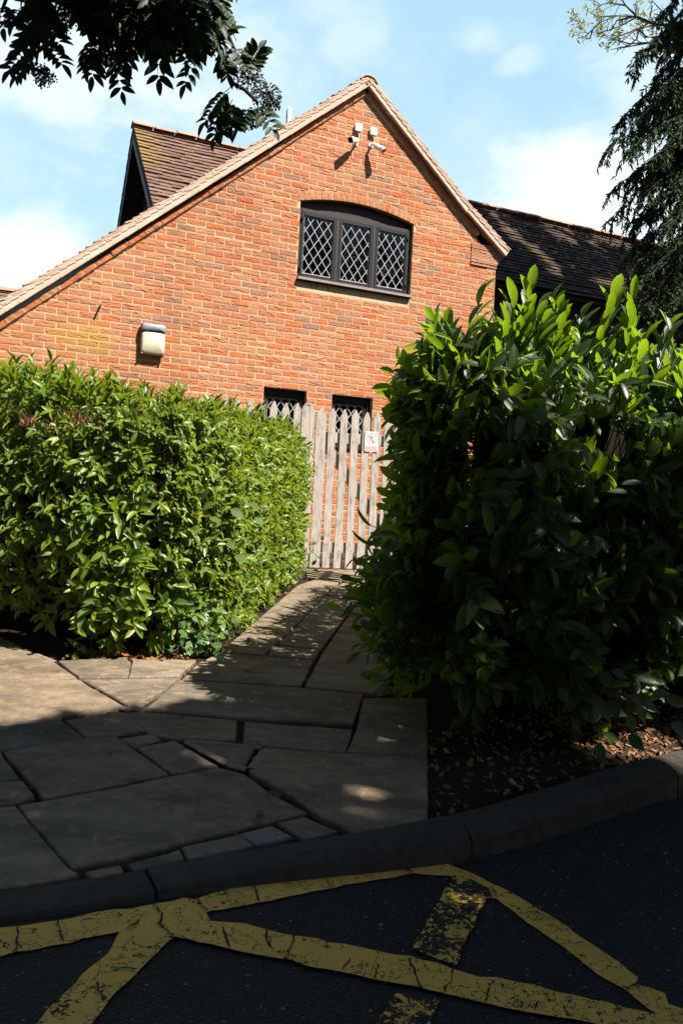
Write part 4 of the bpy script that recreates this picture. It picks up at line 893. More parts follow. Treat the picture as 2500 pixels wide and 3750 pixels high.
def build_front_things():
    for (u,v,lab) in ((.715,2.119,'square white junction box above the left hand camera'),(.922,2.117,'square white junction box above the right hand camera')):
        o=empty('junction_box',house_pt(u,0,v),YAW); tag(o,lab,'junction box','white junction boxes under the gable')
        b=MB(); b.box((0,-.016,0),(.084,.032,.092),None,None,0,.012); b.build('back_box',M['white'],o)
        l=MB(); l.box((0,-.0395,0),(.092,.013,.10),None,None,0,.010); l.build('lid',M['white'],o)
        g=MB(); g.tube([(0,-.02,-.046),(0,-.02,-.058)],.009,10); g.build('cable_gland',M['hood'],o)
    mL=onfront(1300.4,527); eL=onfront(1309,514,.09); lL=onfront(1284,512.8,.175)
    build_camera_unit(mL,eL,lL,'white bullet camera turned left towards the viewer with square black front',(.715,-.02,2.063))
    mR=onfront(1356,534.8); eR=onfront(1366.4,527,.085); lR=onfront(1404,552,.175)
    build_camera_unit(mR,eR,lR,'white bullet camera pointing down to the right',(.922,-.02,2.061))
    # bulkhead lamp
    p=onfront(557,1246); o=empty('wall_lamp',house_pt(p.x,0,p.z),YAW); tag(o,'square bulkhead lamp with grey hood and frosted white cover above the hedge','wall lamp')
    W=.268;H=.345
    b=MB(); b.box((0,-.014,0),(W-.012,.028,H-.012),None,None,0,.010); b.build('back_plate',M['hood'],o)
    X=Vector((1,0,0)); Zv=Vector((0,0,1))
    def body(z0,z1,dep,e=.28,gx=0):
        m=MB(); zc=(z0+z1)/2; hz=(z1-z0)/2; rings=[]
        for t,k in ((.028,1),(dep*.6,1),(dep*.85,.965),(dep,.88)): rings.append(superring(Vector((0,-t,zc)),X,Zv,(W/2+gx)*k,hz*k if e>.2 else hz,28,e))
        loft(m,rings); return m
    body(-H/2+.004,H/2-.088,.088).build('frosted_cover',M['lampcover'],o,True)
    hd=MB(); rings=[]
    for t,k,dz in ((.026,1,0),(.055,1,0),(.08,.985,-.004),(.095,.94,-.014)): rings.append(superring(Vector((0,-t,H/2-.046+dz*.5)),X,Zv,(W/2+.002)*k,.046+dz*.5,28,.25))
    loft(hd,rings); hd.build('hood',M['hood'],o,True)
    for x in(-1,1): sc_=MB(); sc_.box((x*(W/2-.012),-.06,-H/2+.006),(.022,.05,.014),None,None,0,.003); sc_.build('clip',M['hood'],o)
    # small overflow pipe
    p=onfront(300+262/3.92,1080+160/3.92); o=empty('overflow_pipe',house_pt(p.x,0,p.z),YAW); tag(o,'short grey overflow pipe sticking out of the brick wall','pipe')
    t=MB(); n=14; R0,R1=.0115,.008; L=.10; a=Vector((0,.0,0)); d=Vector((0,-1,.03)).normalized()
    for r in (R0,R1): pass
    vs=[];x=Vector((1,0,0)); z=d.cross(x)
    for (s,r) in ((0,R0),(L,R0),(L,R1),(L-.04,R1)):
        for j in range(n): q=2*math.pi*j/n; vs.append(a+d*s+(x*math.cos(q)+z*math.sin(q))*r)
    t.poly(vs,[(i*n+j,i*n+(j+1)%n,(i+1)*n+(j+1)%n,(i+1)*n+j) for i in range(3) for j in range(n)]+[tuple(3*n+j for j in range(n))]); t.build('pipe_body',M['pipe'],o,True)
    q=MB(); vs=[]; 
    for i in range(13): an=2*math.pi*i/12; rr=.045+.022*noise.noise(Vector((math.cos(an)*2,math.sin(an)*2,4))); vs.append((math.cos(an)*rr*1.0,-.0045,math.sin(an)*rr*.75-.004))
    q.poly(vs[:12],[tuple(range(12))]); q.build('mortar_patch',M['mortar'],o,False)
# ------------------------------------------------------------------ gate, posts, fences, sign
GA=R(14); GO=Vector((-.263,9.30,0)); GO.z=zpav(GO.x,GO.y)
def picket(mb,x,w,z0,z1,th=.022,tip=.07,y=0,r=None,lean=0):
    j=lambda:random.gauss(0,.0012)
    P=[(x-w/2+j(),z0),(x+w/2+j(),z0),(x+w/2+lean+j(),z1-tip),(x+lean+.012,z1-.012),(x+lean,z1),(x+lean-.012,z1-.014),(x-w/2+lean+j(),z1-tip)]
    mb.prism(P,lambda a,b,d:(a,y+d+.004*math.sin(b*2+x*9),b),th,r)
def build_gate():
    o=empty('picket_gate',GO,GA); tag(o,'grey weathered wooden picket gate with pointed tops at the end of the path','gate')
    xs=[0,.121,.252,.382,.508,.628,.752,.876]; g=GO.z
    for i,x in enumerate(xs):
        m=MB(); picket(m,x,.108 if i==0 else .079+random.uniform(-.002,.003),.022+random.uniform(-.006,.006),1.765+random.uniform(-.008,.008)-(.012 if i else 0),.023,.085 if i==0 else .078,0,None,random.gauss(0,.003)); m.build('picket',M['timber'],o)
    for z,nm in ((1.44,.115),(.24,.115)):
        m=MB(); m.box((.44,.023+.0225,z),(.98,.043,nm),None,None,0,.004); m.build('rail',M['timber'],o)
    m=MB(); m.bar((.06,.048,1.37),(.90,.048,.30),.036,.105,(0,0,1)); m.build('brace',M['timber'],o)
    for x in xs:
        for z in (1.41,1.475,.21,.275): s=MB(); q=x+random.uniform(-.02,.02); s.tube([(q,-.0018,z),(q,.006,z)],.0045,6); s.build('nail',M['screw'],o)
    def post(x,top,lab):
        p=empty('gate_post',GO+Vector((math.cos(GA)*x,math.sin(GA)*x,0)),GA); tag(p,lab,'gate post','posts of the picket gate')
        m=MB(); w=.145; P=[(-w/2,-.02),(w/2,-.02),(w/2,top-.085),(w/2-.018,top-.05),(.022,top-.006),(0,top),(-.022,top-.006),(-w/2+.018,top-.05),(-w/2,top-.085)]
        m.prism(P,lambda a,b,d:(a,-.012+d,b),.10); m.build('post_shaft',M['timber'],p)
        c=MB(); c.prism([(-.028,top-.035),(.028,top-.035),(.0,top-.006)],lambda a,b,d:(a,-.016+d,b),.004); c.build('worn_top',M['silltop'],p)
    post(-.152,1.80,'grey timber post with blunt point beside the left hedge')
    post(1.03,1.80,'grey timber post with blunt point hidden by the laurel hedge')
    # fence continuing left of the post
    f=empty('picket_fence',GO+Vector((-math.cos(GA)*.27,-math.sin(GA)*.27,0)),GA); tag(f,'weathered picket fence left of the gate post behind the hedge','fence','picket fences beside the gate')
    for i in range(9):
        m=MB(); picket(m,-i*.128,.078,.03,1.79+random.uniform(-.02,.015),.022,.08); m.build('picket',M['timber'],f)
    for z in (1.42,.3): m=MB(); m.box((-.5,.045,z),(1.2,.04,.09)); m.build('rail',M['timber'],f)
    # return fence along the right side of the path
    a0=Vector((.47,8.1)); a1=Vector((.52,8.8)); ang=math.atan2(a1.y-a0.y,a1.x-a0.x); L=(a1-a0).length
    f=empty('picket_fence',(a0.x,a0.y,zpav(a0.x,a0.y)),ang); tag(f,'picket fence along the right of the path behind the laurel hedge','fence','picket fences beside the gate')
    n=int(L/.15)
    for i in range(n+1): m=MB(); picket(m,i*.15,.085,.03,1.40+i*.004,.022,.08); m.build('picket',M['timber'],f)
    for z in (1.1,.3): m=MB(); m.box((L/2,-.03,z),(L,.04,.08)); m.build('rail',M['timber'],f)
    # notice on the gate
    sx=.565; sz=at(1365,1618,9.42).z-GO.z
    p=empty('gate_sign',GO+Vector((math.cos(GA)*sx+math.sin(GA)*.006,math.sin(GA)*sx-math.cos(GA)*.006,sz)),GA); tag(p,'small white no entry sign with a walking figure screwed to the pickets','sign')
    w,h=.150,.222
    b=MB(); b.box((0,0,0),(w,.004,h),None,None,0,.0015); b.build('plate',M['sign'],p)
    F=-.0026
    r=MB(); n=40; R1,R0=.061,.049; vs=[]; cz=.034
    for i in range(n): a=2*math.pi*i/n; vs+=[(math.cos(a)*R1,F,cz+math.sin(a)*R1),(math.cos(a)*R0,F,cz+math.sin(a)*R0)]
    r.poly(vs,[(2*i,2*i+1,(2*i+3)%(2*n),(2*i+2)%(2*n)) for i in range(n)])
    r.build('prohibition_ring',M['signpale'],p,False,False)
    ba=MB(); ba.bar((-.037,F-.0012,cz+.037),(.037,F-.0012,cz-.037),.0006,.010,(0,-1,0)); 
    ba=MB(); k=.0038; ba.poly([(-.037-k,F-.0016,cz+.037-k),(-.037+k,F-.0016,cz+.037+k),(.037+k,F-.0016,cz-.037+k),(.037-k,F-.0016,cz-.037-k)],[(0,1,2,3)]); ba.build('slash_bar',M['signpale'],p,False,False)
    wk=MB(); y=F-.0008
    def limb(a,b,t0,t1):
        a=Vector((a[0],0,a[1]));b=Vector((b[0],0,b[1]));d=(b-a).normalized();q=Vector((-d.z,0,d.x)); wk.poly([(v.x,y,v.z+cz) for v in (a+q*t0,a-q*t0,b-q*t1,b+q*t1)],[(0,1,2,3)])
    vs=[(math.cos(i*.6283)*.0052,y,cz+.034+math.sin(i*.6283)*.0058) for i in range(10)]; wk.poly(vs,[tuple(range(10))])
    wk.poly([(-.011,y,cz+.023),(.008,y,cz+.025),(.004,y,cz-.003),(-.004,y,cz-.003)],[(0,1,2,3)])
    limb((-.009,.021),(-.018,.012),.0026,.002); limb((-.018,.012),(-.035,.006),.002,.0014); limb((.007,.022),(.017,.010),.0026,.002); limb((.017,.010),(.024,-.007),.002,.0014)
    limb((-.003,-.002),(-.017,-.018),.0032,.0026); limb((-.017,-.018),(-.024,-.041),.0026,.0018); limb((.003,-.002),(.010,-.02),.0032,.0026); limb((.010,-.02),(.021,-.044),.0026,.0018)
    wk.build('walking_figure',M['signblack'],p,False,False)
    pn=MB(); pn.poly([(-.067,F,-.048),(.067,F,-.048),(.067,F,-.100),(-.067,F,-.100)],[(0,1,2,3)]); pn.build('red_panel',M['signred'],p,False,False)
    for txt,z,s in (('No pedestrian',-.066,.0175),('access',-.090,.0175)):
        cu=bpy.data.curves.new('panel_text','FONT'); cu.body=txt; cu.size=s; cu.align_x='CENTER'; cu.extrude=.0001
        t0=bpy.data.objects.new('text_source',cu); me=bpy.data.meshes.new_from_object(t0); bpy.data.objects.remove(t0); t=bpy.data.objects.new('panel_text',me); C.objects.link(t); me.materials.clear(); t.parent=p; t.location=(0,F-.0006,z); t.rotation_euler=(R(90),0,0); me.materials.append(M['sign'])
    for x in (-.062,.062):
        for z in (-.102,.102): s=MB(); s.tube([(x,F-.002,z),(x,F+.001,z)],.0042,8); s.build('screw',M['screw'],p)
# ------------------------------------------------------------------ hedges
def side(A,B,n,z0,z1,bulge=.0,gam=1.):
    A=np.array(A);B=np.array(B); t=RNG.uniform(0,1,n); h=RNG.uniform(0,1,n)**gam; d=B-A; L=np.linalg.norm(d); nr=np.array([d[1],-d[0]])/L
    xy=A+t[:,None]*d+nr*(bulge*np.sin(h*np.pi))[:,None]+nr*RNG.normal(0,.035,n)[:,None]
    g=np.array([zpav(x,y) for x,y in xy]); P=np.column_stack([xy,g+z0+(z1-z0)*h]); return P,np.tile(np.array([nr[0],nr[1],0.]),(n,1)),h
def topface(poly,n,z):
    poly=np.array(poly); lo,hi=poly.min(0),poly.max(0); out=[]
    while len(out)<n:
        p=RNG.uniform(lo,hi); c=False;j=len(poly)-1
        for i in range(len(poly)):
            if (poly[i][1]>p[1])!=(poly[j][1]>p[1]) and p[0]<(poly[j][0]-poly[i][0])*(p[1]-poly[i][1])/(poly[j][1]-poly[i][1])+poly[i][0]: c=not c
            j=i
        if c: out.append((p[0],p[1],zpav(*p)+z+RNG.normal(0,.035)))
    return np.array(out)
def core(name,poly,z0,z1,parent):  # solid dark shell, the hedge's inner shade put into its colour
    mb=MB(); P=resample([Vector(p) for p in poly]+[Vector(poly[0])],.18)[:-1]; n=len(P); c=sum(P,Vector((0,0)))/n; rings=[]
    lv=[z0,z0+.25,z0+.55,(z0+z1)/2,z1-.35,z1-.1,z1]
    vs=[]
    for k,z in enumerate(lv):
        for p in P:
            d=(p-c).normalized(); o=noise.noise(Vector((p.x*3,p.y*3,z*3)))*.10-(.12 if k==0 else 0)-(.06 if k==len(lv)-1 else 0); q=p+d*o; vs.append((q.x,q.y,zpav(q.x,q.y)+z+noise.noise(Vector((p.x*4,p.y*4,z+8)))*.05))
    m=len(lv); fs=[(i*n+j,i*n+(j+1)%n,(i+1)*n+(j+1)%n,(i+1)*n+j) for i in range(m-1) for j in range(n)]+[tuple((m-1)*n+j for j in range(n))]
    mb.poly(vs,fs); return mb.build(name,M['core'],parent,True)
def cat(*ls): return [np.concatenate(x) for x in zip(*ls)]
def build_left_hedge():
    A,B,Cc,D,E,Fp=(-1.45,4.86),(-.83,5.26),(-.50,8.35),(-.75,9.15),(-4.4,9.4),(-3.5,5.85)
    B0=(-1.10,4.87)
    o=empty('left_hedge',(-1.2,6,zpav(-1.2,6))); inv=Vector(o.location)
    tag(o,'leafy sunlit green hedge left of the path in front of the brick wall','hedge')
    H=1.42
    sets=[]
    up=np.array([0,0,1.])
    def mk(P,nr,h,nl,Ls,ll,upb,spread,lean):
        D_=nr*1.0+up*(upb+RNG.normal(0,.25,len(P)))[:,None]+rvec(len(P))*.45
        return shoots(P,D_,nl,RNG.uniform(.6,1.2,len(P))*Ls,spread,ll*RNG.uniform(.8,1.15,len(P)),.8,lean),(P,D_,Ls)
    ST=[]
    def addset(P,nr,h,nl,Ls,ll,upb,spread=.95,lean=-.12):
        s,st=mk(P,nr,h,nl,Ls,ll,upb,spread,lean); sets.append(s); ST.append((st[0],norm(st[1]),np.full(len(P),Ls)))
    # front: dense above, loose whorls below with dark gaps
    P,n_,h=side(A,B0,170,.34,H,.05,.62); addset(P,n_,h,8,.10,.070,.25)
    P,n_,h=side(B0,B,230,.3,H,.06,.7); addset(P,n_,h,8,.10,.068,.3)
    P,n_,h=side(B0,B,60,.04,.5,.05,1.); addset(P,n_,h,7,.11,.08,.1)
    P,n_,h=side(A,B0,46,.06,.6,.05,1.); addset(P,n_,h,7,.12,.09,.05)
    P,n_,h=side(A,B0,34,.15,1.1,.08,1.); addset(P,n_,h,7,.13,.10,.1,1.05,-.2)
    P,n_,h=side(B,Cc,1250,.22,H,.07,.85); addset(P,n_,h,8,.11,.068,.35)
    P,n_,h=side(B,Cc,420,.03,.45,.05,1.); addset(P,n_,h,7,.10,.07,.2)
    P,n_,h=side(Cc,D,160,.1,H,.05); addset(P,n_,h,8,.12,.078,.35)
    P,n_,h=side(Fp,A,620,.16,H,.06,.7); addset(P,n_,h,8,.12,.08,.3)
    # inner leaves deeper in the face
    for S in (side(A,B0,40,.3,H-.1,-.12),side(B0,B,60,.2,H-.1,-.12),side(B,Cc,420,.1,H-.1,-.12),side(Fp,A,80,.1,H-.1,-.12)): addset(S[0],S[1],S[2],6,.12,.085,.1)
    poly=[A,B0,B,Cc,D,E,Fp]
    T=topface(poly,1600,H-.02); s_=rvec(len(T))*.5; s_[:,2]=1
    sets.append(shoots(T,s_,8,RNG.uniform(.08,.2,len(T)),.85,np.full(len(T),.072),.5,.05)); ST.append((T,norm(s_),np.full(len(T),.14)))
    # taller young shoots along the top edge
    for (a,b,k) in ((A,B0,9),(B0,B,9),(B,Cc,30),(Fp,A,40)):
        P,n_,h=side(a,b,k,H-.05,H+.02); d=np.tile(up,(k,1))+n_*.15+rvec(k)*.25; Lk=RNG.uniform(.06,.22,k)
        sets.append(shoots(P,d,8,Lk,.75,np.full(k,.085),.5,.1)); ST.append((P,norm(d),Lk))
    P,D_,N_,L_=cat(*sets); off=np.array(inv); fr_=(P[:,2]-.2)/1.4; P[:,2]+=fr_*(.15*np.clip((-1.15-P[:,0])/.9,0,1)-.055)
    leaves('leaves',LANCE,P-off,D_,N_,L_,L_*RNG.uniform(.30,.40,len(L_)),RNG.uniform(0,1,len(L_)),M['leafA'],o)
    sp,sd,sl=cat(*ST); pick=RNG.random(len(sp))<.5; stems('twigs',(sp-off)[pick],sd[pick],sl[pick],.0026,M['twig'],o)
    c=core('dark_core',[(-1.36,5.14),(-1.16,5.16),(-1.0,5.4),(-.72,8.2),(-.95,8.9),(-4.2,9.1),(-3.3,6.05)],.0,H-.16,None); c.parent=o; c.location=-inv
    b=MB()                                          # bare brown stems showing at the middle of the path side
    for i in range(46):
        t=random.uniform(.1,.5); p=Vector(B).lerp(Vector(Cc),t); x,y=p.x-.12+random.uniform(-.08,.06),p.y; z=zpav(x,y)
        q=Vector((x,y,z)); pts=[q+Vector((0,0,random.uniform(.0,.5)))]
        for k in range(4): pts.append(pts[-1]+Vector((random.uniform(-.02,.06),random.uniform(-.08,.08),random.uniform(.06,.2))))
        b.tube([v-inv for v in pts],[.007,.006,.005,.004,.003],5)
    b.build('stems',M['twig'],o,True,False)
    # seed stalks of grass standing in the top of the hedge
    for i,(px,py,px2,py2,Y) in enumerate(((640,1400,665,1180,5.6),(300,1300,330,1215,6.0),(215,1330,283,1250,6.0),(960,1440,815+0,1370,7.5),(815,1420,822,1355,7.2))):
        a=at(px,py,Y);b_=at(px2,py2,Y); g=MB()
        if abs(px-px2)>100: a=at(815,1425,7.2)
        mid=(a+b_)/2+Vector((.012,0,.02)); g.tube([a-Vector((0,0,.15)),a,mid,b_],[.0022,.002,.0016,.001],5)
        for k in range(10):
            q=b_+(mid-b_)*(k*.035)+Vector((random.uniform(-.012,.012),random.uniform(-.012,.012),random.uniform(-.01,.015))); g.tube([q,q+Vector((random.uniform(-.018,.018),0,random.uniform(.0,.025)))],[.0016,.0006],4,cap=False)
        ob=g.build('grass_stalk',M['straw'],None,True,False); tag(ob,['tall dry grass stalk in front of the wall right of the lamp','pale bent grass stalk left of the lamp, nearest the lamp','pale bent grass stalk near the left end of the hedge top','pale stalk bending above the hedge right of the tall one','short pale stalk above the middle of the hedge'][i],'grass','dry stalks in the hedge top')
def broad_leaf_plant(label,items,name='hazel_shoot',mat='leafH'):
    """items: (px,py,Y,size,tilt) big soft leaves on a stem"""
    P=[];D=[];Nn=[];L=[]; s=MB(); prev=None
    for px,py,Y,sz,ang in items:
        p=at(px,py,Y); d=Vector((math.cos(ang),-.35,math.sin(ang))); P.append(p-d.normalized()*sz*.5); D.append(d); Nn.append((random.uniform(-.5,.7),random.uniform(-.9,-.3),random.uniform(.3,.9))); L.append(sz)
        q=p-d.normalized()*sz*.55
        s.tube([q+Vector((.03,.12,-.10)),q+Vector((.01,.05,-.02)),q],[.0028,.002,.0012],5,cap=False)
    o=empty(name,P[0]); tag(o,label,'plant'); inv=np.array(P[0])
    V0,F0,UV0=ROUND; L=np.array(L)
    leaves('leaves',ROUND,np.array([tuple(p) for p in P])-inv,np.array([tuple(d) for d in D]),np.array(Nn),L,L*.66,RNG.uniform(0,1,len(L)),M[mat],o)
    st=s.build('stem',M['twig'],o,True,False); st.location=-Vector(P[0])
def ivy(label,cx,cy,n,spread,hz):
    o=empty('ivy_plant',(cx,cy,zpav(cx,cy))); tag(o,label,'ivy'); 
    P=np.column_stack([RNG.normal(0,spread[0],n),RNG.normal(0,spread[1],n),np.abs(RNG.normal(0,hz,n))+.02])
    Lf=leaf_proto([.25,1.05,.72,.85,.3,.03],[0,.18,.38,.5,.78,1],.1,.15); D_=np.column_stack([RNG.normal(.35,.5,n),RNG.normal(-.5,.5,n),RNG.normal(-.35,.4,n)]); Nn=np.column_stack([RNG.normal(.25,.3,n),RNG.normal(-.55,.3,n),np.full(n,.7)])
    L=RNG.uniform(.035,.062,n); leaves('leaves',Lf,P,D_,Nn,L,L*.95,RNG.uniform(0,1,n),M['leafI'],o)
    s=MB()
    for i in range(9):
        pts=[Vector((RNG.normal(0,spread[0]),RNG.normal(0,spread[1]),.01))]
        for k in range(4): pts.append(pts[-1]+Vector((RNG.normal(0,.05),RNG.normal(0,.05),RNG.uniform(0,.07))))
        s.tube(pts,.002,4,cap=False)
    s.build('stems',M['twig'],o,True,False)
def build_right_hedge():
    B2=(.55,4.55); A,B,Cc,D,E=(1.0,7.4),(.44,3.64),(2.9,4.45),(3.4,6.5),(1.7,7.8)
    o=empty('right_hedge',(1.2,4.5,zpav(1.2,4.5))); inv=Vector(o.location); tag(o,'tall dark laurel hedge with large glossy leaves right of the path','hedge')
    H=1.58; up=np.array([0,0,1.]); sets=[];ST=[]
    def addset(P,nr,nl,Ls,ll,upb,spread,lean,jit=.4):
        D_=nr+up*(upb+RNG.normal(0,.25,len(P)))[:,None]+rvec(len(P))*jit; Lk=RNG.uniform(.7,1.25,len(P))*Ls
        sets.append(shoots(P,D_,nl,Lk,spread,ll*RNG.uniform(.82,1.12,len(P)),.6,lean)); ST.append((P,norm(D_),Lk))
    P,n_,h=side(B,Cc,330,.10,H,.07); addset(P,n_,6,.16,.125,.15,.9,-.22)
    P,n_,h=side(B,Cc,300,.05,H-.05,-.16); addset(P,n_,6,.15,.12,.1,.9,-.1)
    P,n_,h=side(A,B2,420,.08,H,.09,.8); addset(P,n_,6,.16,.12,.2,.9,-.12)
    P,n_,h=side(A,B2,130,.05,H-.1,-.12); addset(P,n_,6,.15,.11,.1,.9,-.1)
    P,n_,h=side(B2,B,210,.35,H,.05,.8); addset(P,n_,6,.15,.118,.3,.9,-.12)
    P,n_,h=side(B2,B,90,.3,H-.1,-.10); addset(P,n_,6,.15,.11,.1,.9,-.1)
    P,n_,h=side(B2,B,34,H-.3,H+.02,.0); d=np.tile(up,(34,1))+n_*.35+rvec(34)*.25; Lk=RNG.uniform(.14,.3,34); sets.append(shoots(P,d,9,Lk,.6,np.full(34,.115),.3,.25,.25)); ST.append((P,norm(d),Lk))
    P,n_,h=side(B2,B,64,1.1,H+.02,.09); addset(P,n_,7,.17,.118,.55,.85,-.05)
    P,n_,h=side((.46,3.72),(.62,3.68),26,1.05,H,.05); addset(P,np.tile(np.array([-.75,-.5,0.]),(26,1)),7,.17,.118,.5,.85,-.05)
    # near corner bulges over the path
    P,n_,h=side((.50,4.4),(.48,3.62),60,.15,1.0,.16); addset(P,n_,6,.2,.115,.0,.9,-.2)
    P,n_,h=side((.38,3.95),(.40,3.64),10,.35,.72,.10); addset(P,n_,6,.26,.11,-.05,.9,-.25)
    poly=[A,B2,B,Cc,D,E]
    T=topface(poly,420,H-.05); d=rvec(len(T))*.35; d[:,2]=1; Lk=RNG.uniform(.16,.3,len(T)); sets.append(shoots(T,d,8,Lk,.62,np.full(len(T),.115),.3,.2,.2)); ST.append((T,norm(d),Lk))
    # upright new shoots standing above the clipped top
    k=95; P,n_,h=side(B,Cc,k,H-.28,H+.02,0); d=np.tile(up,(k,1))+n_*.12+rvec(k)*.22; Lk=RNG.uniform(.2,.42,k); sets.append(shoots(P,d,9,Lk,.58,np.full(k,.118),.3,.3,.25)); ST.append((P,norm(d),Lk))
    k=44; P,n_,h=side(A,B,k,H-.3,H,.02); d=np.tile(up,(k,1))+n_*.4+rvec(k)*.25; Lk=RNG.uniform(.12,.26,k); sets.append(shoots(P,d,9,Lk,.6,np.full(k,.11),.3,.25,.25)); ST.append((P,norm(d),Lk))
    P,D_,N_,L_=cat(*sets); off=np.array(inv)
    leaves('leaves',LAUREL,P-off,D_,N_,L_,L_*RNG.uniform(.32,.40,len(L_)),RNG.uniform(0,1,len(L_)),M['leafB'],o)
    sp,sd,sl=cat(*ST); stems('twigs',sp-off,sd,sl,.0032,M['twig2'],o)
    c=core('dark_core',[(1.1,7.3),(.70,4.6),(.62,3.92),(2.8,4.75),(3.2,6.4),(1.6,7.6)],.02,H-.1,None); c.parent=o; c.location=-inv
# ------------------------------------------------------------------ trees
def compound(P,D,Nn,L,pairs,leaflet,width,jit=.18):
    """pinnate leaves: P base, D axis, L length"""
    n=len(P); D=norm(D); X=norm(np.cross(D,Nn)); Z=np.cross(X,D); oP=[];oD=[];oN=[];oL=[]
    for i in range(pairs):
        t=.22+.68*i/(pairs-1)
        for s in (-1,1):
            dr=-.25*t*t
            base=P+D*(L*t)[:,None]+Z*(L*dr)[:,None]; d=X*s*(.92)+D*(.42+.25*t)+rvec(n)*jit
            oP.append(base); oD.append(d); oN.append(Z+rvec(n)*.25); oL.append(leaflet*(1-.25*abs(t-.55))*RNG.uniform(.85,1.15,n))
    oP.append(P+D*(L*.95)[:,None]+Z*(L*-.23)[:,None]); oD.append(D+Z*-.3); oN.append(Z+0*D); oL.append(leaflet*RNG.uniform(.9,1.1,n))
    return np.concatenate(oP),np.concatenate(oD),np.concatenate(oN),np.concatenate(oL)
def limb_path(a,b,sag=.0,k=6,j=.05):
    a=Vector(a);b=Vector(b); L=(b-a).length; out=[]
    for i in range(k+1):
        t=i/k; p=a.lerp(b,t)+Vector((0,0,sag*math.sin(t*math.pi)*L)); 
        if 0<i<k: p+=Vector((random.gauss(0,j),random.gauss(0,j),random.gauss(0,j)))*L*.25
        out.append(p)
    return out
SUNHOLES=[((1.42,3.68,.12),.20),((.81,3.83,.63),.04),((.97,3.85,.88),.03),((.39,3.6,.22),.03),((1.45,3.95,.25),.07),((1.8,4.1,.8),.03),((-.44,3.3,.1),.012),((.20,3.02,.1),.02),((.06,2.95,.1),.012),((-.95,3.2,.12),-.015),((-1.3,3.1,.1),-.02),((.45,3.6,.5),.02),((.97,3.8,.5),.04)]
def build_rowan():
    base=Vector((3.1,-1.6,0)); o=empty('rowan_tree',base); tag(o,'rowan tree whose dark leafy branch with flower heads hangs into the top left','tree'); inv=np.array(base)
    t=MB(); tr=[(0,0,-.1),(.03,.02,1.2),(-.05,.05,2.6),(.02,.0,4.2),(.1,-.05,6.5),(.05,0,8.6)]; t.tube(tr,[.17,.14,.125,.11,.07,.02],12)
    tips=[]
    for i in range(26):
        z=random.uniform(3.0,7.6); a=i*2.4; r=random.uniform(1.6,3.4)*(1-.06*abs(z-5.5)); p=Vector((math.cos(a)*r*1.25,math.sin(a)*r*.8,z+random.uniform(.4,1.6)))
        pts=limb_path((0,0,z-.4),p,.12); t.tube(pts,[.055-.008*q for q in range(7)],7,cap=False)
    # the limb that reaches over the view, and its hanging twigs
    b0=Vector(tr[3]); wpts=[b0,Vector((-1.2,1.4,4.9)),Vector((-2.6,2.9,4.75)),Vector((-3.5,4.15,3.75)),Vector((-3.62,4.5,3.2))]
    t.tube(wpts,[.06,.045,.03,.016,.008],8,cap=False)
    zz=lambda x,y,Y=2.9: at(x/1.4255,y/1.4255,Y)-base
    tw=[[(1000,-260),(1055,-60),(1090,80),(1120,190),(1160,300),(1208,432)],[(860,-240),(830,0),(836,120),(835,210)],[(700,-200),(560,20),(520,110),(490,220)],[(560,-200),(480,90),(410,130)],[(300,-220),(235,0),(222,110),(205,230),(190,340)],[(640,-200),(610,60),(580,200),(600,330)],[(120,-150),(40,-20),(10,60)],[(1150,-160),(1110,10),(1060,60)],[(1190,180),(1240,300),(1275,385)],[(1208,432),(1280,470),(1350,540)]]
    for q in tw: t.tube([zz(x,y,2.9+.1*math.sin(x)) for x,y in q],[.007-.0008*i for i in range(len(q))],6,cap=False)
    for x,y in ((1000,-260),(860,-240),(700,-200),(560,-200),(300,-220),(120,-150),(1150,-160),(640,-200)): t.tube(limb_path(wpts[3].lerp(wpts[2],random.random()*.6),zz(x,y),.12,6,.10),[.011,.0105,.010,.0095,.009,.0085,.0075],6,cap=False)
    t.build('trunk',M['bark'],o,True,False)
    # leaves over the view
    cl=[((1235,215),(1135,8),9),((1275,385),(1350,240),8),((1205,455),(1045,600),8),((1195,480),(1085,690),7),((1215,520),(1140,665),6),((1335,540),(1425,640),5),((832,180),(822,390),4),((1058,258),(950,405),5),((585,180),(618,450),7),((520,190),(478,378),6),((205,205),(35,330),7),((222,215),(330,300),6),((205,190),(70,235),6),((160,130),(70,100),5),((190,300),(75,375),6),((15,20),(0,115),5),((1130,190),(1200,140),6),((1150,300),(1190,370),5),((1100,120),(1150,210),6),((700,120),(712,220),6),((900,120),(1025,235),6),((1010,110),(1060,190),6),((860,140),(880,225),6),((240,120),(120,180),6),((250,90),(300,200),6),((480,230),(440,330),5),((560,210),(640,330),5),((620,120),(690,100),6),((1215,240),(1300,330),6),((1310,560),(1230,640),6),((1225,545),(1195,640),5),((110,40),(60,100),5),((170,0),(215,95),6)]
    P=[];D=[];Nn=[];L=[]; sets=[]
    for (a,b,pr) in cl:
        Y=2.9+random.uniform(-.12,.12); p=zz(a[0],a[1],Y); q=zz(b[0],b[1],Y-random.uniform(0,.06)); d=q-p
        sets.append(compound(np.array([tuple(p)]),np.array([tuple(d)]),np.array([(random.uniform(-.35,.35),-.75,.55)]),np.array([d.length]),pr,.052 if pr>4 else .062,None,.12))
    n=180                                              # the dense dark mass along the top edge
    for i in range(n):
        x=random.uniform(470,1120) if i<160 else random.uniform(70,500); y=random.uniform(-230,95 if 600<x<1000 else 40); Y=random.uniform(2.6,3.3); p=zz(x,y,Y); d=Vector((random.gauss(0,.6),random.gauss(-.1,.4),-.75))*.12
        sets.append(compound(np.array([tuple(p)]),np.array([tuple(d)]),np.array([(random.uniform(-.5,.5),-.6,.6)]),np.array([.13]),6,.055,None,.2))
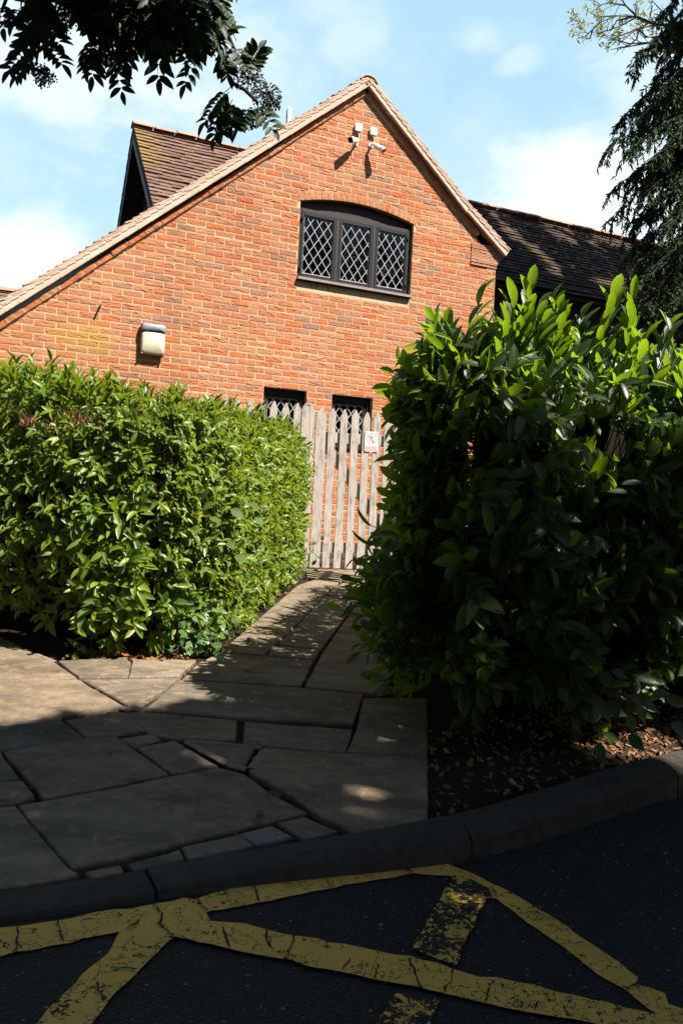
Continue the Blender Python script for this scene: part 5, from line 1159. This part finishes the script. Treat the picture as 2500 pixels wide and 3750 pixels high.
    for i in range(520):                               # the rest of the bough above the picture
        x=min(1040,random.gauss(540,330)); y=random.uniform(-1250,-330); Y=2.9+random.gauss(0,.32); p=zz(x,y,Y); d=Vector((random.gauss(0,.8),random.gauss(0,.6),-.6))
        sets.append(compound(np.array([tuple(p)]),np.array([tuple(d)]),np.array([(random.uniform(-.5,.5),-.5,.8)]),np.array([.15]),6,.056,None,.2))
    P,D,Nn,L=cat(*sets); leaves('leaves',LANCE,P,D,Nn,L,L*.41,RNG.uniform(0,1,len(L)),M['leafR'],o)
    # rachises
    r=MB()
    for (a,b,pr) in cl: r.tube([zz(*a),(zz(*a)+zz(*b))/2+Vector((0,0,.004)),zz(*b)],[.0014,.0012,.0008],5,cap=False)
    r.build('leaf_stalks',M['bark'],o,True,False)
    f=MB()
    for (x,y,rad) in ((235,410,62),(210,370,50),(545,135,88),(650,180,55),(490,320,58),(330,90,90),(300,150,60),(1110,250,50),(1025,285,38),(1300,425,85),(1390,500,80),(1350,600,60),(1290,640,50),(440,50,70),(360,30,60),(1165,310,40),(540,290,50),(1420,550,45)):
        c=zz(x,y,2.88); rr=rad/1.4255/FPX*2.9
        root=c+Vector((0,.02,rr*.9))
        for k in range(int(150*(rr/.05)**1.3)+40):
            a=random.uniform(0,6.28); s=rr*math.sqrt(random.random()); p=c+Vector((math.cos(a)*s,random.uniform(-.5,.5)*rr,math.sin(a)*s*.72+rr*.12*(1-(s/rr)**2)))
            f.ball(p,random.uniform(.0022,.0042),5,3)
            if k%4==0: f.tube([root*.25+c*.75,p],[.0011,.0007],4,cap=False)
    f.build('flower_heads',M['flower'],o,True,False)
    n=1500; q=rvec(n)*(RNG.random(n)**.42)[:,None]; P=np.column_stack([3.4+q[:,0]*3.2,-1.7+q[:,1]*2.2,6.8+q[:,2]*2.2]); d=rvec(n); d[:,2]-=.3; nn=rvec(n)*.7; nn[:,2]+=1
    s=np.array(SUN); keep=np.ones(n,bool)
    for (h,rad) in SUNHOLES:
        w=P-np.array(h); al=w@s; keep&=np.linalg.norm(w-al[:,None]*s,axis=1)>rad+.25
    P=P[keep]; d=d[keep]; nn=nn[keep]; n=len(P)
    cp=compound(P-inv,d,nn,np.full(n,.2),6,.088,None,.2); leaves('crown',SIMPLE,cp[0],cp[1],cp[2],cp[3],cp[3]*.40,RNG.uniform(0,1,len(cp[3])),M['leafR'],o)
def inpoly(Q,poly):
    x,y=Q[:,0],Q[:,1]; c=np.zeros(len(Q),bool); j=len(poly)-1
    for i in range(len(poly)):
        xi,yi=poly[i];xj,yj=poly[j]; m=((yi>y)!=(yj>y))&(x<(xj-xi)*(y-yi)/(yj-yi+1e-12)+xi); c^=m; j=i
    return c
def build_canopy():
    """the leafy roof of the roadside trees: everything it shades lies in its shadow because it stands between it and the sun"""
    s=np.array(SUN); out=[]
    def fill(poly,n,z0,z1):
        p=np.array(poly); lo,hi=p.min(0),p.max(0); Q=RNG.uniform(lo,hi,(n*3,2)); Q+=0; Q=Q[inpoly(Q,poly)][:n]
        cl=np.array([noise.noise(Vector((x*.9,y*.9,2)))+.5*noise.noise(Vector((x*2.6,y*2.6,5))) for x,y in Q]); Q=Q[RNG.random(len(Q))<.80+.55*cl]
        z=RNG.uniform(z0,z1,len(Q)); t=(z-.15)/s[2]; return np.column_stack([Q[:,0]+s[0]*t,Q[:,1]+s[1]*t,z])
    core_=[(-3.6,3.05),(-2.4,3.45),(-1.75,3.62),(-1.45,3.42),(-1.05,3.66),(-.75,3.86),(-.62,3.98),(.3,4.12),(1.5,4.48),(3.2,5.0),(4.2,4.6),(4.2,.6),(-3.6,.6)]
    outer=[(-15,1.5),(-9,2.2),(-3.6,3.0),(-3.6,.6),(4.2,.6),(4.2,4.6),(9,5.5),(9,-6),(-15,-6)]
    P=np.concatenate([fill(core_,52000,5.2,8.6),fill(outer,66000,5.4,9.2)])
    keep=np.ones(len(P),bool)
    for (h,rad) in SUNHOLES:
        w=P-np.array(h); al=w@s; keep&=np.linalg.norm(w-al[:,None]*s,axis=1)>rad+.07
    keep&=P[:,2]>1.3+.66*np.maximum(P[:,1],0)
    P=P[keep]; n=len(P); nn=rvec(n)*.9; nn[:,2]+=.7; L=RNG.uniform(.11,.19,n)
    o=leaves('tree_canopy',FLAT,P,rvec(n),nn,L,L*.55,RNG.uniform(0,1,n),M['leafR']); tag(o,'leafy canopy of the roadside trees over the road','canopy',None,'stuff')
def build_conifer():
    base=Vector((5.35,11.9,.36)); o=empty('conifer_tree',base); tag(o,'dark conifer with hanging sprays at the right edge in front of the tiled roof','tree')
    t=MB(); t.tube([(0,0,-.2),(.02,0,3),(-.05,.05,6),(.05,0,9),(0,0,11.6)],[.24,.2,.15,.09,.02],12)
    P=[];D=[];L=[];Nn=[]
    limbs=[]
    px=lambda x,y,Y: at(x,y,Y)-base
    ctl=[(2215,820,11.6),(2228,540,11.5),(2300,260,11.7),(2245,690,11.9),(2290,560,11.3),(2300,1000,11.2),(2330,900,11.6),(2340,420,11.8),(2280,880,12),(2250,470,11.9),(2350,720,11.4),(2390,160,11.6),(2420,60,11.8),(2360,330,12.2),(2320,640,12.2),(2380,1010,11.0),(2440,1040,11.2),(2330,800,12.2),(2410,560,11.2),(2420,880,11.0),(2450,300,11.2),(2460,700,11.1),(2400,440,11.5),(2470,180,11.5),(2320,1060,11.0),(2360,1120,10.9),(2420,1130,11.0),(2460,960,10.9),(2480,1090,11.0),(2290,940,11.6),(2350,980,11.8),(2400,1080,11.6),(2440,800,11.3),(2380,650,11.8),(2310,480,11.4),(2340,200,11.3)]
    for x,y,Y in ctl:
        e=px(x,y,Y); limbs.append(limb_path((0,0,e.z+random.uniform(.3,1.0)),e,.22,7,.04))
    for i in range(95):
        z=random.uniform(.8,11.0); a=i*2.39996; r=max(.3,(1.72-abs(z-4.5)*.06)*random.uniform(.6,1.0))*(1 if z<8 else (11.8-z)/3.8); e=Vector((math.cos(a)*r,math.sin(a)*r,z-random.uniform(.1,.5))); limbs.append(limb_path((0,0,z),e,.14,7,.03))
    for lb in limbs:
        t.tube(lb,[.020-.0024*i for i in range(8)],6,cap=False); T=(lb[-1]-lb[0]).length
        nb=int(12+T*15)
        for b in range(nb):
            f=random.uniform(.25,1.0)**.8; i=min(6,int(f*7)); p=lb[i].lerp(lb[i+1],f*7-i if i<7 else 1)
            dirn=(lb[i+1]-lb[i]).normalized()+Vector((random.gauss(0,.7),random.gauss(0,.7),random.gauss(-.15,.4))); dirn.normalize()
            ln=random.uniform(.2,.5)*(1.1-.35*f); st=[p]
            for k in range(4):
                dirn=(dirn+Vector((0,0,-.36))).normalized(); st.append(st[-1]+dirn*ln/4)
            t.tube(st,[.0045,.004,.003,.002,.001],4,cap=False)
            m=int(ln*105)
            for k in range(m):
                g=random.random(); j=min(3,int(g*4)); q=st[j].lerp(st[j+1],g*4-j); dd=(st[j+1]-st[j]).normalized()
                P.append(q); D.append(dd*.8+Vector((random.gauss(0,.6),random.gauss(0,.6),random.gauss(-.25,.35)))); Nn.append((random.gauss(0,1),random.gauss(0,1),random.gauss(0,1))); L.append(random.uniform(.035,.095))
    t.build('trunk',M['bark'],o,True,False)
    # broad top above the frame: keeps the sun off the right-hand roof
    sv=Vector(SUN); top=[]
    while len(top)<24000:
        u=random.uniform(2.9,9.2); w=random.random()
        if w<.62: f=random.random(); hp=house_pt(u,1.35+1.65*f,1.2+1.6*f); 
        else: f=1.2; hp=house_pt(u,1.7,random.uniform(-.8,1.2))
        gap=noise.noise(Vector((u*1.1,f*2.2,3.3)))+.5*noise.noise(Vector((u*3,f*5,1)))
        if w<.62 and u>4.6 and gap>.16-.02*(u-4.6): continue
        z=random.uniform(9.4,12.4); q=hp+sv*((z-hp.z)/sv.z)-base
        wq=q+base
        if (wq.z-1.12)/wq.y<.645: top.append(q); continue
        top.append(q); P.append(q); D.append(Vector((random.gauss(0,.6),random.gauss(0,.6),-.5))); Nn.append((random.gauss(0,1),random.gauss(0,1),.8)); L.append(random.uniform(.12,.24))
    P=np.array([tuple(p) for p in P]);D=np.array([tuple(p) for p in D]);L=np.array(L)
    leaves('crown',FLAT,P,D,np.array(Nn),L,L*.27,RNG.uniform(0,1,len(L))**1.6,M['leafC'],o)
def build_pale_tree():
    base=Vector((6.3,14.6,.36)); o=empty('pale_leaved_tree',base); tag(o,'thin bare twigged branches with pale yellow leaf tufts at the top right','tree')
    px=lambda x,y,Y=14.2: at(x,y,Y)-base
    t=MB(); t.tube([(0,0,-.2),(.1,0,4),(.05,.1,7),px(2560,60)],[.16,.13,.1,.06],10)
    s=2000; k=1100/2352
    B=[[(2600,-60),(2450,92),(2400,90),(2330,62),(2290,20),(2262,-20)],[(2450,92),(2370,85),(2318,60),(2255,58),(2200,80),(2165,112),(2148,124),(2120,95)],[(2165,112),(2158,140),(2118,138)],[(2400,90),(2340,105),(2330,140),(2300,168),(2235,182)],[(2560,120),(2400,138),(2360,135),(2340,108)],[(2500,130),(2390,155),(2300,160),(2220,135),(2205,118)],[(2330,62),(2280,90),(2230,110),(2190,122)],[(2290,20),(2230,10),(2195,18),(2172,0)],[(2330,62),(2325,20),(2330,-20)],[(2318,60),(2260,75),(2235,110)],[(2400,90),(2380,60),(2390,20)],[(2370,85),(2310,120),(2260,165)],[(2340,105),(2270,130),(2225,150)],[(2450,92),(2420,40),(2390,5)],[(2390,155),(2330,165),(2280,175)],[(2255,58),(2215,60),(2180,62)]]
    P=[];D=[];Nn=[];L=[]
    for q in B:
        pts=[px(x+random.uniform(-3,3),y,14.2+.25*math.sin(x*.02+y*.05)) for x,y in q]; r=.034 if q[0][0]>2500 else .015
        t.tube(pts,[max(.005,r*(1-.8*i/len(q))) for i in range(len(q))],6,cap=False)
        for i in range(len(pts)-1):
            for c in range(2):
                a=pts[i].lerp(pts[i+1],random.random()); d=(pts[i+1]-pts[i]).normalized()+Vector((random.gauss(0,.7),random.gauss(0,.5),random.gauss(0,.7))); e=a+d.normalized()*random.uniform(.08,.28); t.tube([a,(a+e)/2+Vector((0,0,.01)),e],[.006,.005,.004],4,cap=False)
                if random.random()<.1: tufts=[e]
                else: tufts=[]
                for tp in tufts:
                    for w in range(14): P.append(tp+Vector((random.gauss(0,.035),random.gauss(0,.035),random.gauss(0,.035))));D.append(Vector((random.gauss(-.3,.7),random.gauss(0,.7),random.gauss(.2,.6))));Nn.append((random.gauss(0,1),random.gauss(0,1),1));L.append(random.uniform(.06,.11))
    for (x,y,n,r) in ((2105,62,46,.11),(2125,92,46,.09),(2185,60,26,.07),(2205,118,46,.11),(2275,75,34,.09),(2240,8,26,.08),(2265,135,22,.11),(2222,170,24,.07),(2265,160,14,.06),(2350,60,34,.12),(2390,110,30,.12),(2360,5,24,.1),(2340,90,20,.1),(2255,118,18,.1)):
        c=px(x,y)
        for w in range(n): P.append(c+Vector((random.gauss(0,r*.5),random.gauss(0,r*.5),random.gauss(0,r*.45))));D.append(Vector((random.gauss(-.2,.7),random.gauss(0,.7),random.gauss(.25,.6))));Nn.append((random.gauss(0,1),random.gauss(0,1),1));L.append(random.uniform(.06,.11))
    t.build('trunk',M['bark2'],o,True,False)
    P=np.array([tuple(p) for p in P]);D=np.array([tuple(p) for p in D]);L=np.array(L)
    leaves('leaves',SIMPLE,P,D,np.array(Nn),L,L*.28,RNG.uniform(0,1,len(L)),M['leafP'],o)
def build_wood():
    """dark trees on the far side of the road, behind the viewer: mirrored in the panes, they also keep the sky off the road"""
    n=16000; cx=np.concatenate([RNG.uniform(-16,20,60),RNG.uniform(-10,-6.2,22),RNG.uniform(9.5,15,26)]); cy=np.concatenate([RNG.uniform(-13,-6,60),RNG.uniform(-5,9,22),RNG.uniform(-5,7,26)]); cz=np.concatenate([RNG.uniform(2,11,60),RNG.uniform(1,10,22),RNG.uniform(1,7,26)]); k=RNG.integers(0,108,n)
    P=np.column_stack([cx[k],cy[k],cz[k]])+rvec(n)*(RNG.random(n)**.5)[:,None]*np.array([2.8,2.2,2.3]); P[:,2]=np.maximum(P[:,2],.2); P=P[(P[:,1]<-3.4)|(P[:,0]>6.5)|(P[:,0]<-3.2-.42*np.maximum(P[:,1],0))]; n=len(P); L=RNG.uniform(.35,.6,n)
    ob=leaves('wood',SIMPLE,P,rvec(n),rvec(n),L,L*.7,RNG.uniform(0,1,n),M['leafR']); tag(ob,'dark wood across the road mirrored in the window panes','wood',None,'stuff')
# ------------------------------------------------------------------ light, sky, camera
def build_world():
    w=bpy.data.worlds.new('World'); sc.world=w; w.use_nodes=True; nt=w.node_tree; nt.nodes.clear(); s=N(nt)
    el=math.asin(SUN.z); rot=math.atan2(SUN.x,SUN.y)
    sk=s.n('ShaderNodeTexSky',sky_type='NISHITA',sun_disc=False,sun_elevation=el,sun_rotation=rot,altitude=60,air_density=1.0,dust_density=.6,ozone_density=1.0).outputs[0]
    d=s.coord('Generated')
    def blob(px,py,rx,ry):
        v=(_f+_r*((px-1250)/FPX)+_u*((1875-py)/FPX)).normalized()
        sub=s.n('ShaderNodeVectorMath',operation='SUBTRACT',i={0:d,1:tuple(v)}).outputs[0]
        m=s.mapping(sub,(FPX/rx,1.5,FPX/ry)); return s.n('ShaderNodeVectorMath',operation='LENGTH',i={0:m}).outputs['Value']
    n=s.noise(s.mapping(d,(1,1,1.7)),9,7,.62,.3); nb=s.noise(s.mapping(d,(1,1,1.5)),4.5,6,.6,.2)
    tot=None
    for px,py,rx,ry,dens,th in ((2130,760,640,330,.95,.55),(60,960,360,230,.95,.5),(150,240,760,300,.6,.9),(1250,150,220,130,.35,.9),(1760,130,150,70,.35,.9),(1900,225,90,60,.3,.9),(1640,840,330,130,.6,.7),(700,60,640,260,.45,.9),(2480,330,360,260,.4,.9),(1160,20,300,110,.35,.9)):
        b=blob(px,py,rx,ry); e=s.math('SUBTRACT',1.0,s.math('ADD',b,s.math('MULTIPLY',s.math('SUBTRACT',n,.5),th*2.6)))
        c=s.math('MULTIPLY',s.ramp(e,[(0,(0,0,0)),(.85,(1,1,1))],'EASE'),dens); tot=c if tot is None else s.math('MAXIMUM',tot,c)
    thin=s.math('MULTIPLY',s.ramp(nb,[(.45,(0,0,0)),(.75,(1,1,1))]),.35); tot=s.math('MAXIMUM',tot,thin)
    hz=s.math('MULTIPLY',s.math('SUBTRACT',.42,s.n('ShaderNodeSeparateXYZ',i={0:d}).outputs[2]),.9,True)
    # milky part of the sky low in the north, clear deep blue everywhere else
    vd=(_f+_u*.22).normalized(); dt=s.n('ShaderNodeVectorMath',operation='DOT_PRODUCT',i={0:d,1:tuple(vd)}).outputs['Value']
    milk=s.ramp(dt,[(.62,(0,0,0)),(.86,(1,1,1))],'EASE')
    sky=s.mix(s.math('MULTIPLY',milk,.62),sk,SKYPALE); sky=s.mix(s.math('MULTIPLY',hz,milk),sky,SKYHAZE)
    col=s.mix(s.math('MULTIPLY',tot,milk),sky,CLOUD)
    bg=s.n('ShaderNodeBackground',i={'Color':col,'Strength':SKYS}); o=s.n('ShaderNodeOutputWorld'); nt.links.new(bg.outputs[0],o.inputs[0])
    sun=bpy.data.lights.new('sun','SUN'); sun.energy=SUNS; sun.angle=R(.53); sun.color=(1,.93,.82); so=bpy.data.objects.new('sun',sun); C.objects.link(so); so.rotation_euler=SUN.to_track_quat('Z','Y').to_euler(); so.location=(10,-8,20)
def build_camera():
    c=bpy.data.cameras.new('camera'); o=bpy.data.objects.new('camera',c); C.objects.link(o); c.sensor_fit='VERTICAL'; c.sensor_height=36; c.lens=FPX/3750*36; c.clip_end=3000; c.clip_start=.05
    m=Matrix((_r,_u,-_f)).transposed().to_4x4(); m.translation=(0,0,CAMZ); o.matrix_world=m; sc.camera=o
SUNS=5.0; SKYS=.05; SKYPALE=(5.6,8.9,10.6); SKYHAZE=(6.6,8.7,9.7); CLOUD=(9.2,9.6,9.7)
sc.view_settings.view_transform='Standard'; sc.view_settings.look='None'; sc.view_settings.gamma=1; sc.view_settings.exposure=1.32
M['lampcover']=simple('frosted_cover',(.50,.47,.35),.35,.06,6,.4,.02); M['bark2']=simple('grey_bark',(.16,.14,.12),.85,.4,18,.2)
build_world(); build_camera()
build_ground(); build_road(); build_kerb(); build_paving(); build_markings()
hs=empty('brick_house',HLOC,YAW); tag(hs,'red brick house with steep tiled gable roofs and leaded windows','house')
build_wall(hs); build_roofs(hs); build_windows(hs); build_front_things(); build_gate()
build_canopy(); build_left_hedge(); build_right_hedge(); build_rowan(); build_conifer(); build_pale_tree(); build_wood()
ivy('small leaved ivy at the foot of the left hedge corner',-.80,5.0,150,(.09,.12),.13)
broad_leaf_plant('soft broad pale leaves growing out of the left hedge corner',[(765,1850,4.75,.085,.5),(790,1905,4.74,.08,-.4),(870,1880,4.8,.09,-.6),(930,1850,4.9,.08,-.3),(845,1995,4.85,.07,-.8),(885,2045,4.85,.09,-.3),(750,1810,4.8,.07,1.0),(950,1910,4.95,.075,-.7)])
broad_leaf_plant('dull broad leaves low in the laurel hedge above the bark',[(2220,2490,3.55,.085,-.9),(2270,2470,3.55,.075,-.3),(2065,2550,3.5,.08,-1.0),(2250,2600,3.5,.085,-1.2),(2110,2660,3.5,.085,-.9),(2200,2760,3.42,.085,-1.2),(2330,2720,3.4,.085,-.7)],'bramble_shoot','leafD')
broad_leaf_plant('bright shoot of leaves at the lower right by the bark',[(2350,2620,3.3,.10,-1.1),(2385,2590,3.3,.075,-.4),(2420,2540,3.3,.07,.3),(2480,2570,3.25,.09,-.2),(2500,2680,3.2,.11,-.5),(2330,2560,3.3,.08,2.6),(2310,2650,3.3,.07,-1.5)],'laurel_sucker','leafB')
broad_leaf_plant('slender weed with narrow leaves at the foot of the gate post',[(1150,2060,8.9,.07,.9),(1165,2040,8.9,.06,2.2),(1150,1990,8.9,.07,.4),(1180,1970,8.9,.06,1.6),(1160,2090,8.9,.06,-.4),(1140,2020,8.9,.06,2.7)],'weed')
broad_leaf_plant('tiny green weed in the paving joint',[(990,2905,2.93,.03,.3),(1015,2912,2.92,.03,-.2),(1030,2905,2.93,.026,.8),(1005,2900,2.94,.026,2.4)],'paving_weed')
rr=random.Random(5)
chips=[]
while len(chips)<1500:
    x=rr.uniform(.36,2.6); y=rr.uniform(2.75,4.6); k=min(KL,key=lambda q:abs(q[0].x-x))[0].y
    if y>k+.02 and y<k+.95: 
        (rr.random()<(.28 if x<1.05 else 1)) and chips.append((x,y))
scatter_bits('bark_mulch',chips,lambda x,y:zpav(x,y)-.02,.021,M['mulch'],'stuff','brown bark chips on the bed under the laurel hedge','mulch',.5)
grit=[]
for sl in SLABS:
    for a,b in zip(sl,sl[1:]+sl[:1]):
        L=math.hypot(a[0]-b[0],a[1]-b[1])
        for _ in range(int(L*16)):
            t=rr.random(); q=(a[0]+(b[0]-a[0])*t+rr.gauss(0,.008),a[1]+(b[1]-a[1])*t+rr.gauss(0,.008))
            if q[1]<8.6: grit.append(q)
scatter_bits('joint_grit',grit,lambda x,y:zpav(x,y)-.012,.011,M['mulch'],'stuff','grit and soil crumbs in the paving joints','grit',.5)
lit=[(rr.uniform(-1.5,-.8),rr.gauss(4.87,.07)) for _ in range(260)]+[(-.86+.44*t+rr.gauss(-.03,.05),4.9+3.4*t) for t in [rr.random() for _ in range(320)]]+[(rr.uniform(-1.9,.3),rr.uniform(2.6,8)) for _ in range(26)]
scatter_bits('leaf_litter',lit,lambda x,y:zpav(x,y)+(.002 if x>-.75 and y<4.7 else -.01),.045,M['litter'],'stuff','dry brown leaves along the foot of the left hedge','leaf litter',.3)
